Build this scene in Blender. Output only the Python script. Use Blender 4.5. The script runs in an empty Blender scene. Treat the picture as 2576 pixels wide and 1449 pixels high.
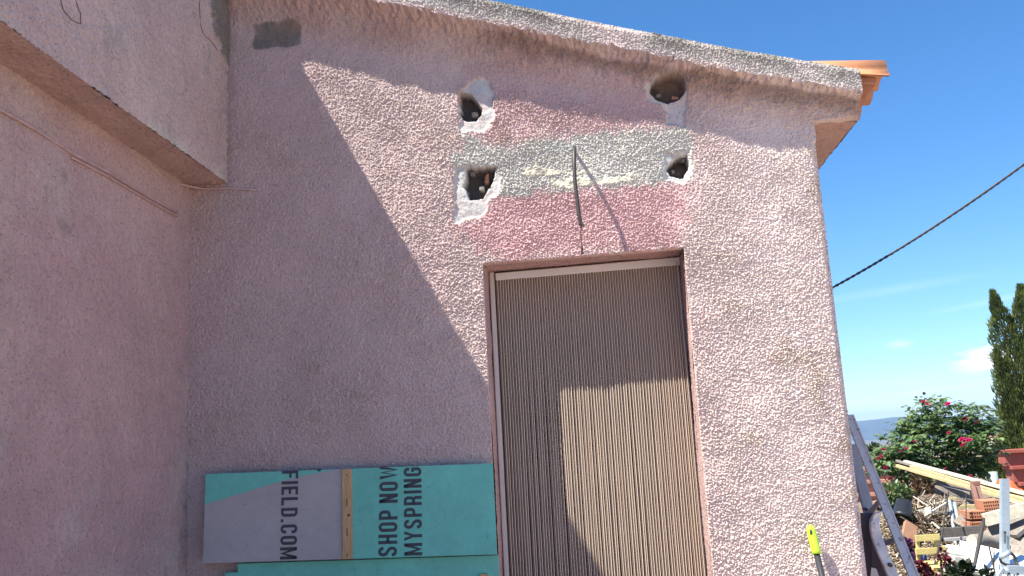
import bpy, math, random
import numpy as np
from mathutils import Vector, Matrix

random.seed(7); RNG = np.random.default_rng(11)
SC = bpy.context.scene
COL = SC.collection

# ---------------------------------------------------------------- camera, sky, sun, exposure
F, CX, CY = 2250.0, 1288.0, 724.5            # focal length and centre in photo pixels (2576 wide view)
up = Vector((625-CX, -(-11500-CY), -F)).normalized()
dp = Vector((1500-CX, -(1110-CY), -F)).normalized()
dp = (dp - up*dp.dot(up)).normalized()
xa = dp.cross(up).normalized()
R3 = Matrix((xa, dp, up))                    # camera space -> world space
DIST, CAMZ = 3.9, 1.25
CAMP = Vector((0, -DIST, CAMZ))
cam_data = bpy.data.cameras.new('camera'); cam = bpy.data.objects.new('camera', cam_data); COL.objects.link(cam)
cam.matrix_world = Matrix.Translation(CAMP) @ R3.to_4x4()
cam_data.sensor_width = 36; cam_data.lens = F/2576*36
cam_data.clip_start = .05; cam_data.clip_end = 60000
SC.camera = cam

def ray(px, py): return R3 @ Vector((px-CX, -(py-CY), -F))
def on_y(px, py, y=0.0):
    d = ray(px, py); return CAMP + d*((y-CAMP.y)/d.y)
def on_x(px, py, x):
    d = ray(px, py); return CAMP + d*((x-CAMP.x)/d.x)
def Q(cx, cy, d):                            # garden point: enlarged-crop position at depth d
    return on_y(2102.5+cx*.3268, 975.5+cy*.3268, d-DIST)
def azel(px, py): return ray(px, py).normalized()

TO_SUN = Vector((-1.47, -1.0, 2.80)).normalized()
sd = bpy.data.lights.new('sun', 'SUN'); sd.energy = 4.7; sd.angle = math.radians(.5); sd.color = (1, .92, .81)
so = bpy.data.objects.new('sun', sd); COL.objects.link(so)
so.rotation_euler = TO_SUN.to_track_quat('Z', 'Y').to_euler(); so.location = TO_SUN*30

SC.view_settings.view_transform = 'Standard'; SC.view_settings.look = 'None'
SC.view_settings.gamma = 1; SC.view_settings.use_curve_mapping = False
SC.view_settings.exposure = 1.25

W = bpy.data.worlds.new('World'); SC.world = W; W.use_nodes = True
wn, wl = W.node_tree.nodes, W.node_tree.links
wn.clear()
wo = wn.new('ShaderNodeOutputWorld'); bg = wn.new('ShaderNodeBackground'); sky = wn.new('ShaderNodeTexSky')
sky.sky_type = 'NISHITA'; sky.sun_disc = False
sky.sun_elevation = math.asin(TO_SUN.z); sky.sun_rotation = math.atan2(TO_SUN.x, TO_SUN.y)
sky.altitude = 1200; sky.air_density = 1.0; sky.dust_density = .0; sky.ozone_density = 5.0
bg.inputs['Strength'].default_value = .093
tc = wn.new('ShaderNodeTexCoord')
def wmath(op, a, b=None, c=None, clamp=False):
    m = wn.new('ShaderNodeMath'); m.operation = op; m.use_clamp = clamp
    for i, v in enumerate((a, b, c)):
        if v is None: continue
        if isinstance(v, (int, float)): m.inputs[i].default_value = v
        else: wl.new(v, m.inputs[i])
    return m.outputs[0]
def wdot(v):
    m = wn.new('ShaderNodeVectorMath'); m.operation = 'DOT_PRODUCT'
    wl.new(tc.outputs['Generated'], m.inputs[0]); m.inputs[1].default_value = v
    return m.outputs['Value']
def wnoise(scale_vec, scale, detail=6, rough=.6):
    mp = wn.new('ShaderNodeMapping'); mp.inputs['Scale'].default_value = scale_vec
    wl.new(tc.outputs['Generated'], mp.inputs['Vector'])
    n = wn.new('ShaderNodeTexNoise'); n.inputs['Scale'].default_value = scale
    n.inputs['Detail'].default_value = detail; n.inputs['Roughness'].default_value = rough
    wl.new(mp.outputs[0], n.inputs['Vector']); return n.outputs['Fac']
def cloud(px, py, w, h, noise, amp, soft, dens, tilt=0.0):
    c = azel(px, py); rt = Vector((c.y, -c.x, 0)).normalized()*1.0
    v = rt.cross(c).normalized(); 
    if v.z < 0: v = -v
    a, b = rt*math.cos(tilt)+v*math.sin(tilt), v*math.cos(tilt)-rt*math.sin(tilt)
    x = wmath('DIVIDE', wmath('SUBTRACT', wdot(a), a.dot(c)), w/F)
    y = wmath('DIVIDE', wmath('SUBTRACT', wdot(b), b.dot(c)), h/F)
    r = wmath('SQRT', wmath('ADD', wmath('MULTIPLY', x, x), wmath('MULTIPLY', y, y)))
    s = wmath('ADD', wmath('SUBTRACT', 1.0, r), wmath('MULTIPLY', wmath('SUBTRACT', noise, .5), amp))
    s = wmath('DIVIDE', s, soft, clamp=True)
    fwd = wmath('GREATER_THAN', wdot(c), .5)
    return wmath('MULTIPLY', wmath('MULTIPLY', s, dens), fwd)
n1 = wnoise((1, 1, 3.2), 26); n2 = wnoise((1, 1, 7), 11, 7)
parts = [cloud(2510, 905, 120, 30, n1, 1.5, .5, 1.0), cloud(2450, 925, 70, 18, n1, 1.4, .8, .7),
         cloud(2262, 866, 42, 12, n1, 1.2, 1.2, .4), cloud(2250, 728, 230, 15, n2, .9, 1.6, .16, .07),
         cloud(2500, 756, 180, 9, n2, .9, 1.5, .22, .11), cloud(2330, 985, 190, 9, n1, 2.0, 1.2, .5, .06),
         cloud(2480, 1020, 140, 11, n1, 2.2, 1.2, .5, .02)]
# low bank of thin cloud all round the horizon
el = wdot((0, 0, 1))
band = wmath('MULTIPLY', wmath('SUBTRACT', 1.0, wmath('DIVIDE', wmath('ABSOLUTE', wmath('SUBTRACT', el, .025)), .034), clamp=True),
             wmath('MULTIPLY', wmath('SUBTRACT', n2, .35), 2.4, clamp=True), clamp=True)
tot = wmath('MULTIPLY', band, .55)
for p in parts: tot = wmath('MAXIMUM', tot, p)
mix = wn.new('ShaderNodeMix'); mix.data_type = 'RGBA'
wl.new(tot, mix.inputs['Factor']); hs = wn.new('ShaderNodeHueSaturation'); hs.inputs['Saturation'].default_value = 1.2; wl.new(sky.outputs[0], hs.inputs['Color']); wl.new(hs.outputs[0], mix.inputs['A'])
mix.inputs['B'].default_value = (7.2, 7.4, 7.6, 1)
wl.new(mix.outputs['Result'], bg.inputs['Color']); wl.new(bg.outputs[0], wo.inputs['Surface'])

# ---------------------------------------------------------------- helpers
def tag(o, label=None, cat=None, group=None, kind=None):
    if label: o['label'] = label
    if cat: o['category'] = cat
    if group: o['group'] = group
    if kind: o['kind'] = kind
    return o
def empty(name, loc=(0, 0, 0), **k):
    o = bpy.data.objects.new(name, None); COL.objects.link(o); o.location = loc; o.empty_display_size = .1
    return tag(o, **k)
def link(name, me, mat=None, parent=None, **k):
    o = bpy.data.objects.new(name, me); COL.objects.link(o)
    if mat is not None:
        for m in (mat if isinstance(mat, (list, tuple)) else [mat]): me.materials.append(m)
    if parent is not None:
        o.parent = parent; o.matrix_parent_inverse = Matrix.Translation(-Vector(parent.location))
    return tag(o, **k)
def rebase(o, loc):                           # move a mesh's origin to loc without moving the mesh
    loc = Vector(loc); o.data.transform(Matrix.Translation(-loc)); o.location = loc; return o

class MB:
    def __init__(s): s.v = []; s.f = []; s.m = []
    def face(s, *idx, mi=0): s.f.append(tuple(idx)); s.m.append(mi)
    def hexa(s, p, mi=0):                     # 8 corners, bottom 4 then top 4
        b = len(s.v); s.v += [tuple(q) for q in p]
        for q in ((3, 2, 1, 0), (4, 5, 6, 7), (0, 1, 5, 4), (1, 2, 6, 5), (2, 3, 7, 6), (3, 0, 4, 7)):
            s.face(*[b+i for i in q], mi=mi)
    def box(s, x0, x1, y0, y1, z0, z1, mi=0):
        s.hexa([(x0, y0, z0), (x1, y0, z0), (x1, y1, z0), (x0, y1, z0), (x0, y0, z1), (x1, y0, z1), (x1, y1, z1), (x0, y1, z1)], mi)
    def beam(s, a, b, w, h, upv=(0, 0, 1), mi=0, taper=1.0, roll=0.0):   # box-section bar from a to b
        a, b = Vector(a), Vector(b); d = (b-a).normalized(); u = Vector(upv)
        sd_ = d.cross(u)
        if sd_.length < 1e-4: sd_ = d.cross(Vector((1, 0, 0)))
        sd_.normalize(); u = sd_.cross(d).normalized()
        if roll: q = Matrix.Rotation(roll, 3, d); sd_ = q @ sd_; u = q @ u
        p = []
        for c, k in ((a, 1.0), (b, taper)):
            for sx, sz in ((-1, -1), (1, -1), (1, 1), (-1, 1)): p.append(c+sd_*(sx*w/2*k)+u*(sz*h/2*k))
        bb = len(s.v); s.v += [tuple(q) for q in p]
        s.face(bb+3, bb+2, bb+1, bb, mi=mi); s.face(bb+4, bb+5, bb+6, bb+7, mi=mi)
        for i in range(4): j = (i+1) % 4; s.face(bb+i, bb+j, bb+4+j, bb+4+i, mi=mi)
    def tube(s, pts, r, seg=8, mi=0, caps=True):
        pts = [Vector(p) for p in pts]; n = len(pts)
        rs = r if isinstance(r, (list, tuple)) else [r]*n
        t0 = (pts[1]-pts[0]).normalized(); u = t0.orthogonal().normalized()
        b = len(s.v)
        for i, p in enumerate(pts):
            t = (pts[min(i+1, n-1)]-pts[max(i-1, 0)]).normalized()
            u = (u - t*u.dot(t)).normalized(); w = t.cross(u)
            for k in range(seg):
                a = 2*math.pi*k/seg; s.v.append(tuple(p+(u*math.cos(a)+w*math.sin(a))*rs[i]))
        for i in range(n-1):
            for k in range(seg):
                k2 = (k+1) % seg; s.face(b+i*seg+k, b+i*seg+k2, b+(i+1)*seg+k2, b+(i+1)*seg+k, mi=mi)
        if caps:
            s.face(*[b+k for k in reversed(range(seg))], mi=mi); s.face(*[b+(n-1)*seg+k for k in range(seg)], mi=mi)
    def mesh(s, name, smooth=False):
        me = bpy.data.meshes.new(name); me.from_pydata(s.v, [], s.f)
        me.polygons.foreach_set('material_index', s.m)
        if smooth: me.polygons.foreach_set('use_smooth', [True]*len(s.f))
        me.update(); return me
    def build(s, name, mat, parent=None, smooth=False, bevel=0, **k):
        o = link(name, s.mesh(name, smooth), mat, parent, **k)
        if bevel:
            b = o.modifiers.new('bevel', 'BEVEL'); b.width = bevel; b.segments = 1; b.limit_method = 'ANGLE'
        if parent is None and s.v:
            xs = np.array(s.v); rebase(o, (xs[:, 0].mean(), xs[:, 1].mean(), xs[:, 2].min()))
        return o

def np_mesh(name, verts, quads, smooth=True, colors=None, nper=4):
    me = bpy.data.meshes.new(name)
    verts = np.ascontiguousarray(verts, np.float32); quads = np.ascontiguousarray(quads, np.int32)
    me.vertices.add(len(verts)); me.vertices.foreach_set('co', verts.ravel())
    me.loops.add(quads.size); me.loops.foreach_set('vertex_index', quads.ravel())
    me.polygons.add(len(quads)); me.polygons.foreach_set('loop_start', np.arange(0, quads.size, nper, dtype=np.int32))
    if smooth: me.polygons.foreach_set('use_smooth', np.ones(len(quads), bool))
    me.update(calc_edges=True)
    if colors is not None:
        a = me.color_attributes.new('Col', 'FLOAT_COLOR', 'POINT')
        c = np.ones((len(verts), 4), np.float32); c[:, :3] = colors; a.data.foreach_set('color', c.ravel())
    return me

def mat(name, color, rough=.8, metal=0.0, noise=None, bump=None, attr=False, spec=.5, trans=0, stretch=None, specks=None, sheet=None):
    """noise=(scale, amount, tint) colour variation; bump=(scale, distance)"""
    m = bpy.data.materials.new(name); m.use_nodes = True; nt = m.node_tree; N, L = nt.nodes, nt.links
    b = N['Principled BSDF']; b.inputs['Roughness'].default_value = rough; b.inputs['Metallic'].default_value = metal
    b.inputs['Specular IOR Level'].default_value = spec
    co = N.new('ShaderNodeTexCoord').outputs['Object']
    if stretch:
        mp = N.new('ShaderNodeMapping'); mp.inputs['Scale'].default_value = stretch; L.new(co, mp.inputs[0]); co = mp.outputs[0]
    if attr:
        a = N.new('ShaderNodeAttribute'); a.attribute_name = 'Col'; col = a.outputs['Color']
    else:
        r = N.new('ShaderNodeRGB'); r.outputs[0].default_value = (*color, 1); col = r.outputs[0]
    def nz(sc, det=5, ro=.6):
        n = N.new('ShaderNodeTexNoise'); n.inputs['Scale'].default_value = sc; n.inputs['Detail'].default_value = det
        n.inputs['Roughness'].default_value = ro; L.new(co, n.inputs['Vector']); return n.outputs['Fac']
    def mul(c, fac, lo, hi, a=.3, z=.7):
        mr = N.new('ShaderNodeMapRange'); mr.inputs['From Min'].default_value = a; mr.inputs['From Max'].default_value = z
        mr.inputs['To Min'].default_value = lo; mr.inputs['To Max'].default_value = hi; L.new(fac, mr.inputs['Value'])
        mx = N.new('ShaderNodeVectorMath'); mx.operation = 'SCALE'; L.new(c, mx.inputs[0]); L.new(mr.outputs[0], mx.inputs['Scale'])
        return mx.outputs[0]
    if noise:
        for sc, am in (noise if isinstance(noise, list) else [noise]): col = mul(col, nz(sc), 1-am, 1+am)
    if specks:                                # dirt caught in pits
        sc, thr, dark = specks
        col = mul(col, nz(sc, 3, .7), dark, 1.0, thr, thr+.05)
    L.new(col, b.inputs['Base Color'])
    if bump:
        sc, d = bump; bp = N.new('ShaderNodeBump'); bp.inputs['Distance'].default_value = d; bp.inputs['Strength'].default_value = 1
        L.new(nz(sc, 4, .6), bp.inputs['Height']); L.new(bp.outputs[0], b.inputs['Normal'])
    if trans:
        t = N.new('ShaderNodeBsdfTranslucent'); L.new(col, t.inputs['Color']); ms = N.new('ShaderNodeMixShader'); ms.inputs[0].default_value = trans
        out = N['Material Output']; L.new(b.outputs[0], ms.inputs[1]); L.new(t.outputs[0], ms.inputs[2]); L.new(ms.outputs[0], out.inputs['Surface'])
    return m

def lowfreq(shape, cells, seed):              # smooth random field in -1..1 by bicubic-ish interpolation of a lattice
    r = np.random.default_rng(seed); ny, nx = shape
    gy, gx = max(2, int(cells*ny/max(shape)))+3, max(2, int(cells*nx/max(shape)))+3
    g = r.uniform(-1, 1, (gy, gx))
    y = np.linspace(0, gy-2.001, ny); x = np.linspace(0, gx-2.001, nx)
    yi, xi = y.astype(int), x.astype(int); fy, fx = y-yi, x-xi
    fy = fy*fy*(3-2*fy); fx = fx*fx*(3-2*fx)
    a = g[yi][:, xi]; b = g[yi][:, xi+1]; c = g[yi+1][:, xi]; d = g[yi+1][:, xi+1]
    fx = fx[None, :]; fy = fy[:, None]
    return (a*(1-fx)+b*fx)*(1-fy)+(c*(1-fx)+d*fx)*fy
def fractal(shape, cells, seed, octv=4):
    o = np.zeros(shape); a = 1; t = 0
    for i in range(octv): o += a*lowfreq(shape, cells*2**i, seed+i); t += a; a *= .55
    return o/t*1.6
def bandpass(n, cell, wl_m, bw, seed):        # periodic noise whose features are about wl_m apart
    r = np.random.default_rng(seed); w = np.fft.rfft2(r.standard_normal((n, n)))
    fy = np.fft.fftfreq(n, cell)[:, None]; fx = np.fft.rfftfreq(n, cell)[None, :]
    k = np.sqrt(fy**2+fx**2)*wl_m
    w *= np.exp(-((k-1)/bw)**2)
    o = np.fft.irfft2(w, (n, n)); return o/o.std()
CELL = .0032
BP = bandpass(1024, CELL, .0108, .34, 3); BP2 = bandpass(1024, CELL, .021, .6, 4)
def stucco(ny, nx, oy=0, ox=0):
    iy = (np.arange(ny)+oy) % 1024; ix = (np.arange(nx)+ox) % 1024
    n = BP[iy][:, ix]+.6*BP2[iy][:, ix]
    k = np.clip((n+.12)/1.25, 0, 1); return k*k*(3-2*k)
def smooth(a, b, x):
    t = np.clip((x-a)/(b-a), 0, 1); return t*t*(3-2*t)
def sd_poly(X, Y, poly):                      # signed distance, positive inside
    P = np.array(poly, float); d = np.full(X.shape, 1e9); ins = np.zeros(X.shape, bool)
    for i in range(len(P)):
        a, b = P[i], P[(i+1) % len(P)]; e = b-a
        t = np.clip(((X-a[0])*e[0]+(Y-a[1])*e[1])/(e@e), 0, 1)
        d = np.minimum(d, np.hypot(X-a[0]-t*e[0], Y-a[1]-t*e[1]))
        c = ((a[1] > Y) != (b[1] > Y)) & (X < (b[0]-a[0])*(Y-a[1])/((b[1]-a[1]) if b[1] != a[1] else 1e-9)+a[0]); ins ^= c
    return np.where(ins, d, -d)
def grid_faces(ny, nx, keep=None):
    i = np.arange(ny*nx).reshape(ny, nx)
    q = np.stack([i[:-1, :-1], i[:-1, 1:], i[1:, 1:], i[1:, :-1]], -1).reshape(-1, 4)
    return q if keep is None else q[keep.reshape(-1)]
RT = np.array(R3.transposed())                # world -> camera
def project(X, Y, Z):
    d = np.stack([X-CAMP.x, Y-CAMP.y, Z-CAMP.z], -1) @ RT.T
    return CX+F*d[..., 0]/(-d[..., 2]), CY-F*d[..., 1]/(-d[..., 2])
def lerp3(c, col, m): return c*(1-m[..., None])+np.array(col)*m[..., None]

# ---------------------------------------------------------------- materials
M_stucco = mat('pink_stucco', (0, 0, 0), .92, attr=True, noise=[(3.5, .06), (45, .06)], bump=(230, .0012), specks=(120, .37, .62), spec=.25)
M_stucco_low = mat('pink_stucco_wing', (0, 0, 0), .92, attr=True, noise=[(3.0, .10), (14, .06), (60, .06)], bump=(95, .006), specks=(110, .37, .6), spec=.2)
M_terr = mat('roof_clay', (.50, .22, .10), .75, noise=[(9, .12), (60, .1)], bump=(120, .001))
M_terr_old = mat('roof_clay_old', (.42, .20, .12), .85, noise=[(9, .2), (60, .15)], bump=(120, .0015))
M_frame = mat('door_frame_paint', (.60, .56, .52), .5, noise=(8, .05))
M_rail = mat('curtain_rail_aluminium', (.70, .69, .67), .5, .0, noise=(6, .04))
M_strand = mat('curtain_strip_brown', (.26, .185, .14), .42, noise=[(90, .3), (300, .1)], stretch=(1, .3, .02))
M_cord = mat('curtain_cord_cream', (.76, .67, .55), .5)
M_interior = mat('dark_interior_panel', (.10, .07, .055), .6, noise=(12, .2), stretch=(1, 1, .1))
M_teal = mat('board_teal_print', (.15, .54, .44), .6, noise=[(5, .10), (28, .07), (180, .06)], specks=(28, .27, .55))
M_lilac = mat('board_lilac_print', (.40, .385, .38), .6, noise=[(5, .08), (28, .06), (180, .06)], specks=(30, .27, .55))
M_ink = mat('board_dark_print', (.045, .055, .07), .55, noise=(60, .15))
M_pine = mat('batten_pine', (.46, .30, .15), .6, noise=[(30, .22), (120, .12)], stretch=(1, 1, .15))
M_knot = mat('pine_knot', (.09, .04, .02), .7)
M_edge = mat('board_edge', (.28, .22, .16), .8)
M_cable = mat('cable_dark_plastic', (.055, .05, .048), .5, noise=(60, .25))
M_copper = mat('bare_wire', (.16, .10, .08), .5, .3)
M_pinkcable = mat('cable_painted_pink', (.50, .36, .35), .8, noise=(25, .2), bump=(150, .001))
M_alu = mat('ladder_aluminium', (.66, .63, .58), .5, .2, noise=[(14, .12), (90, .07)], bump=(200, .0004), specks=(42, .36, .45))
M_alu2 = mat('ladder_aluminium_dull', (.36, .36, .36), .6, .15, noise=[(12, .12)])
M_galv = mat('galvanised_steel', (.42, .50, .55), .5, .35, noise=[(9, .1), (70, .1)])
M_black = mat('black_plastic', (.025, .028, .032), .38, noise=(20, .2))
M_green = mat('lime_green_plastic', (.42, .75, .04), .38, noise=(30, .06))
M_handle = mat('broom_pole_steel', (.06, .065, .075), .35, .4)
M_wgrey = mat('weathered_grey_wood', (.24, .215, .185), .85, noise=[(9, .25), (60, .3)], stretch=(.25, 1, 1), bump=(120, .003))
M_wdark = mat('dark_old_wood', (.085, .078, .072), .8, noise=[(9, .25), (60, .3)], bump=(90, .003))
M_wyel = mat('yellowed_wood', (.52, .43, .22), .7, noise=[(12, .18), (70, .22)], bump=(120, .002))
M_wpale = mat('pale_wood', (.56, .53, .42), .75, noise=[(12, .2), (70, .2)], bump=(120, .002))
M_bark = mat('bark', (.13, .095, .07), .9, noise=[(20, .3), (90, .3)], bump=(60, .008))
M_chair = mat('yellow_chair_paint', (.62, .52, .20), .55, noise=[(14, .1), (80, .12)], bump=(90, .001))
M_brick = mat('hollow_brick', (.46, .21, .115), .85, noise=[(20, .15), (90, .12)], bump=(150, .001))
M_hole = mat('brick_hole_dark', (.05, .02, .015), .9)
M_post = mat('brown_painted_post', (.28, .15, .115), .6, noise=[(12, .12), (60, .12)])
M_red = mat('red_painted_wall', (.33, .09, .065), .75, noise=[(5, .1), (50, .1)], bump=(80, .002))
M_redp = mat('pinkish_brick_wall', (.46, .24, .18), .8, noise=[(5, .1), (50, .1)], bump=(80, .002))
M_orange = mat('orange_tarp', (.80, .13, .04), .55, noise=(20, .1))
M_gpole = mat('green_grey_pipe', (.30, .38, .36), .6, noise=(20, .1))
M_white = mat('white_paint', (.80, .80, .78), .6, noise=[(6, .05), (50, .05)], specks=(26, .30, .5))
M_cloth = mat('off_white_cloth', (.62, .60, .56), .8, noise=[(14, .1)])
M_block = mat('pale_concrete', (.44, .46, .42), .85, noise=[(14, .12), (80, .12)], bump=(100, .003))
M_crate = mat('brown_board', (.34, .19, .11), .7, noise=[(14, .15), (70, .15)])
M_blue = mat('blue_plastic', (.05, .13, .42), .4)
M_leaf = mat('rose_leaf', (0, 0, 0), .42, attr=True, trans=.3, spec=.6)
M_stem = mat('rose_cane', (.10, .12, .05), .7, noise=(30, .25))
M_petal = mat('rose_petal', (.50, .015, .12), .5, noise=(40, .3), trans=.18)
M_petal2 = mat('rose_petal_dark', (.28, .012, .045), .55, noise=(40, .3), trans=.12)
M_bud = mat('rose_sepal', (.06, .10, .035), .6)
M_cyp = mat('cypress_foliage', (0, 0, 0), .7, attr=True, trans=.12)
M_twig = mat('dry_twigs', (0, 0, 0), .85, attr=True)
M_dark = mat('shadow_gap_iron', (.05, .048, .045), .7, .2, noise=(40, .3))
M_mortar = mat('grey_mortar', (.20, .19, .165), .92, noise=[(12, .2), (60, .25)], bump=(70, .006))
M_patio = mat('terracotta_patio', (.58, .38, .29), .8, noise=[(2, .1), (30, .1)])
M_grout = mat('patio_grout', (.3, .22, .18), .9)

# ---------------------------------------------------------------- ground, valley, mountains, haze
def ground_z(x, y):
    r = np.hypot(x, y)
    z = -.56-6.0*smooth(24, 70, r) - 24*smooth(60, 600, r) - 38*smooth(500, 3200, r)
    return z
rad = np.concatenate([[0], np.geomspace(6, 26000, 90)]); th = np.linspace(0, 2*np.pi, 181)
RR, TT = np.meshgrid(rad, th, indexing='ij'); GX, GY = RR*np.cos(TT), RR*np.sin(TT)
GZ = ground_z(GX, GY)-.02
me = np_mesh('ground', np.stack([GX, GY, GZ], -1).reshape(-1, 3), grid_faces(*RR.shape)[:, ::-1])
M_ground = bpy.data.materials.new('dry_ground'); M_ground.use_nodes = True
N, L = M_ground.node_tree.nodes, M_ground.node_tree.links; b = N['Principled BSDF']; b.inputs['Roughness'].default_value = .95
tcx = N.new('ShaderNodeTexCoord'); na = N.new('ShaderNodeTexNoise'); nb = N.new('ShaderNodeTexNoise')
na.inputs['Scale'].default_value = .012; na.inputs['Detail'].default_value = 9; nb.inputs['Scale'].default_value = 7; nb.inputs['Detail'].default_value = 8
L.new(tcx.outputs['Object'], na.inputs['Vector']); L.new(tcx.outputs['Object'], nb.inputs['Vector'])
cr = N.new('ShaderNodeValToRGB'); e = cr.color_ramp.elements
e[0].position = .38; e[0].color = (.05, .065, .03, 1); e[1].position = .62; e[1].color = (.30, .25, .17, 1)
mm = N.new('ShaderNodeMath'); mm.operation = 'MULTIPLY_ADD'; mm.inputs[1].default_value = .35
L.new(nb.outputs['Fac'], mm.inputs[0]); m2 = N.new('ShaderNodeMath'); m2.operation = 'MULTIPLY'; m2.inputs[1].default_value = .65
L.new(na.outputs['Fac'], m2.inputs[0]); L.new(m2.outputs[0], mm.inputs[2]); L.new(mm.outputs[0], cr.inputs[0]); L.new(cr.outputs[0], b.inputs['Base Color'])
g = link('ground', me, M_ground, kind='structure')

corner = on_y(2062, 430).x                    # right-hand wall corner
XW = on_y(474, 900).x                         # side wall of the wing, left
XB = on_y(572, 300).x                         # overhanging block's face, left
# patio of terracotta tiles
mb = MB(); mb.box(XW-.1, corner+1.1, -11, 1.5, -.60, .002); pat = mb.build('patio', M_grout, kind='structure')
mb = MB(); mb.box(corner+1.104, corner+8, -11, .6, -.60, -.012); mb.build('bounce_slab', mat('pale_bounce_slab', (.50, .42, .35), .9, noise=[(2, .1), (25, .1)]), kind='structure')  # unseen slab, added to bounce fill light onto the shaded walls
tm = MB(); s_ = .328/2; tm.box(-s_, s_, -s_, s_, 0, .012); tme = tm.mesh('patio_tile'); tme.materials.append(M_patio)
nt = 0
for i in range(12):
    for j in range(24):
        x, y = XW+.18+i*.333, -.02-.17-j*.333
        o = bpy.data.objects.new('patio_tile', tme); COL.objects.link(o); o.parent = pat
        o.location = (x-pat.location.x, y-pat.location.y, .003-pat.location.z+random.uniform(0, .002)); nt += 1

def ridge(name, x0, x1, y, tops, mtl, thick=2500, seed=1, base=-75):
    nx, ny = 220, 24; u = np.linspace(0, 1, nx); prof = np.interp(u, np.linspace(0, 1, len(tops)), tops)
    prof = prof+fractal((2, nx), 18, seed, 4)[0]*.04*np.abs(prof-base)
    X = x0+(x1-x0)*u[None, :]+np.zeros((ny, 1)); k = np.linspace(0, 1, ny)[:, None]
    sh = np.where(k < .5, smooth(0, .5, k), 1-smooth(.5, 1, k)) ** .8
    Z = base+(prof[None, :]-base)*sh*(1+.10*fractal((ny, nx), 40, seed+9, 4)*np.sin(k*np.pi)*(np.abs(k-.5) > .03)); Y = y+(k-.5)*thick+0*X
    return link(name, np_mesh(name, np.stack([X, Y, Z], -1).reshape(-1, 3), grid_faces(ny, nx)), mtl, kind='structure')
M_mount = mat('mountain_scrub', (.075, .085, .06), .95, noise=[(.002, .3), (.01, .3)])
M_hill = mat('dry_hillside', (.26, .20, .13), .95, noise=[(.02, .25), (.09, .35)])
# tops follow the photographed skyline at 11 km
YM = 11000
tops = [260, 240, 255, 230]; xs_px = [2090, 2140, 2190, 2240, 2290, 2330, 2380, 2440, 2500, 2560, 2620]
ys_px = [1064, 1061, 1057, 1050, 1052, 1056, 1056, 1056, 1053, 1050, 1050]
pp = [on_y(a, b_, YM) for a, b_ in zip(xs_px, ys_px)]
lo, hi = pp[0].x-5200, pp[-1].x+5200
tt = [pp[0].z*k for k in (.7, 1.0, .8, .95)]+[p.z for p in pp]+[pp[-1].z*k for k in (.9, 1.05, .8, .6)]
xx = list(np.linspace(lo, pp[0].x-200, 4))+[p.x for p in pp]+list(np.linspace(pp[-1].x+200, hi, 4))
tops = np.interp(np.linspace(lo, hi, 120), xx, tt)
ridge('mountain_ridge', lo, hi, YM, tops, M_mount, seed=5)
h0 = on_y(2500, 1118, 1500); h1 = on_y(2600, 1083, 1500)
hx = np.linspace(h0.x-60, h1.x+700, 60)
ht = np.interp(hx, [h0.x-60, h0.x, h0.x+30, h1.x, h1.x+350, h1.x+700], [h0.z-25, h0.z, h0.z+9, h1.z, h1.z+12, h1.z-20])
ridge('hillside', hx[0], hx[-1], 1500, ht, M_hill, thick=500, seed=8, base=-45)

hz = bpy.data.materials.new('haze_air'); hz.use_nodes = True; N, L = hz.node_tree.nodes, hz.node_tree.links
N.remove(N['Principled BSDF']); pv = N.new('ShaderNodeVolumePrincipled'); pv.inputs['Density'].default_value = 8e-5
pv.inputs['Color'].default_value = (.36, .62, 1, 1); pv.inputs['Anisotropy'].default_value = .1
L.new(pv.outputs[0], N['Material Output'].inputs['Volume'])
mb = MB(); mb.box(-14000, 20000, -14000, 14500, -80, 300); mb.build('haze', hz, kind='stuff')

# ---------------------------------------------------------------- the house
house = empty('house', (0, 0, 0), label='pink stuccoed house with rough sunlit gable wall, four broken holes and curtained doorway', cat='house')
# ---- facade height field (columns run from below the frame up to the sloping verge)
PR = 1.0364; VX, VY = 1500, 1110
def adj(u, v, k=PR): return VX+(u-VX)/k, VY+(v-VY)/k
a_, b_ = adj(1340, 16), adj(2166, 163)
vs = (b_[1]-a_[1])/(b_[0]-a_[0])
def vtop(u): return a_[1]+(u-a_[0])*vs+6*np.sin((u-1300)/310)
xL, xR = XW-.02, on_y(2150, 250).x
zb = 0.28
nx = int((xR-xL)/CELL); xsn = np.linspace(xL, xR, nx)
tu = np.linspace(430, 2260, 60); tp = [on_y(u, float(vtop(u))) for u in tu]
ztop = np.interp(xsn, [p.x for p in tp], [p.z for p in tp])
ny = int((ztop.mean()-zb)/CELL)
X = np.repeat(xsn[None, :], ny, 0); Z = zb+(ztop[None, :]-zb)*np.linspace(0, 1, ny)[:, None]
U, V = project(X, np.zeros_like(X), Z)
E = fractal(X.shape, 60, 21, 5)               # ragged edges
E2 = fractal(X.shape, 14, 31, 5); E3 = fractal(X.shape, 5, 41, 4); E4 = fractal(X.shape, 180, 51, 3)
S = stucco(ny, nx)
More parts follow.
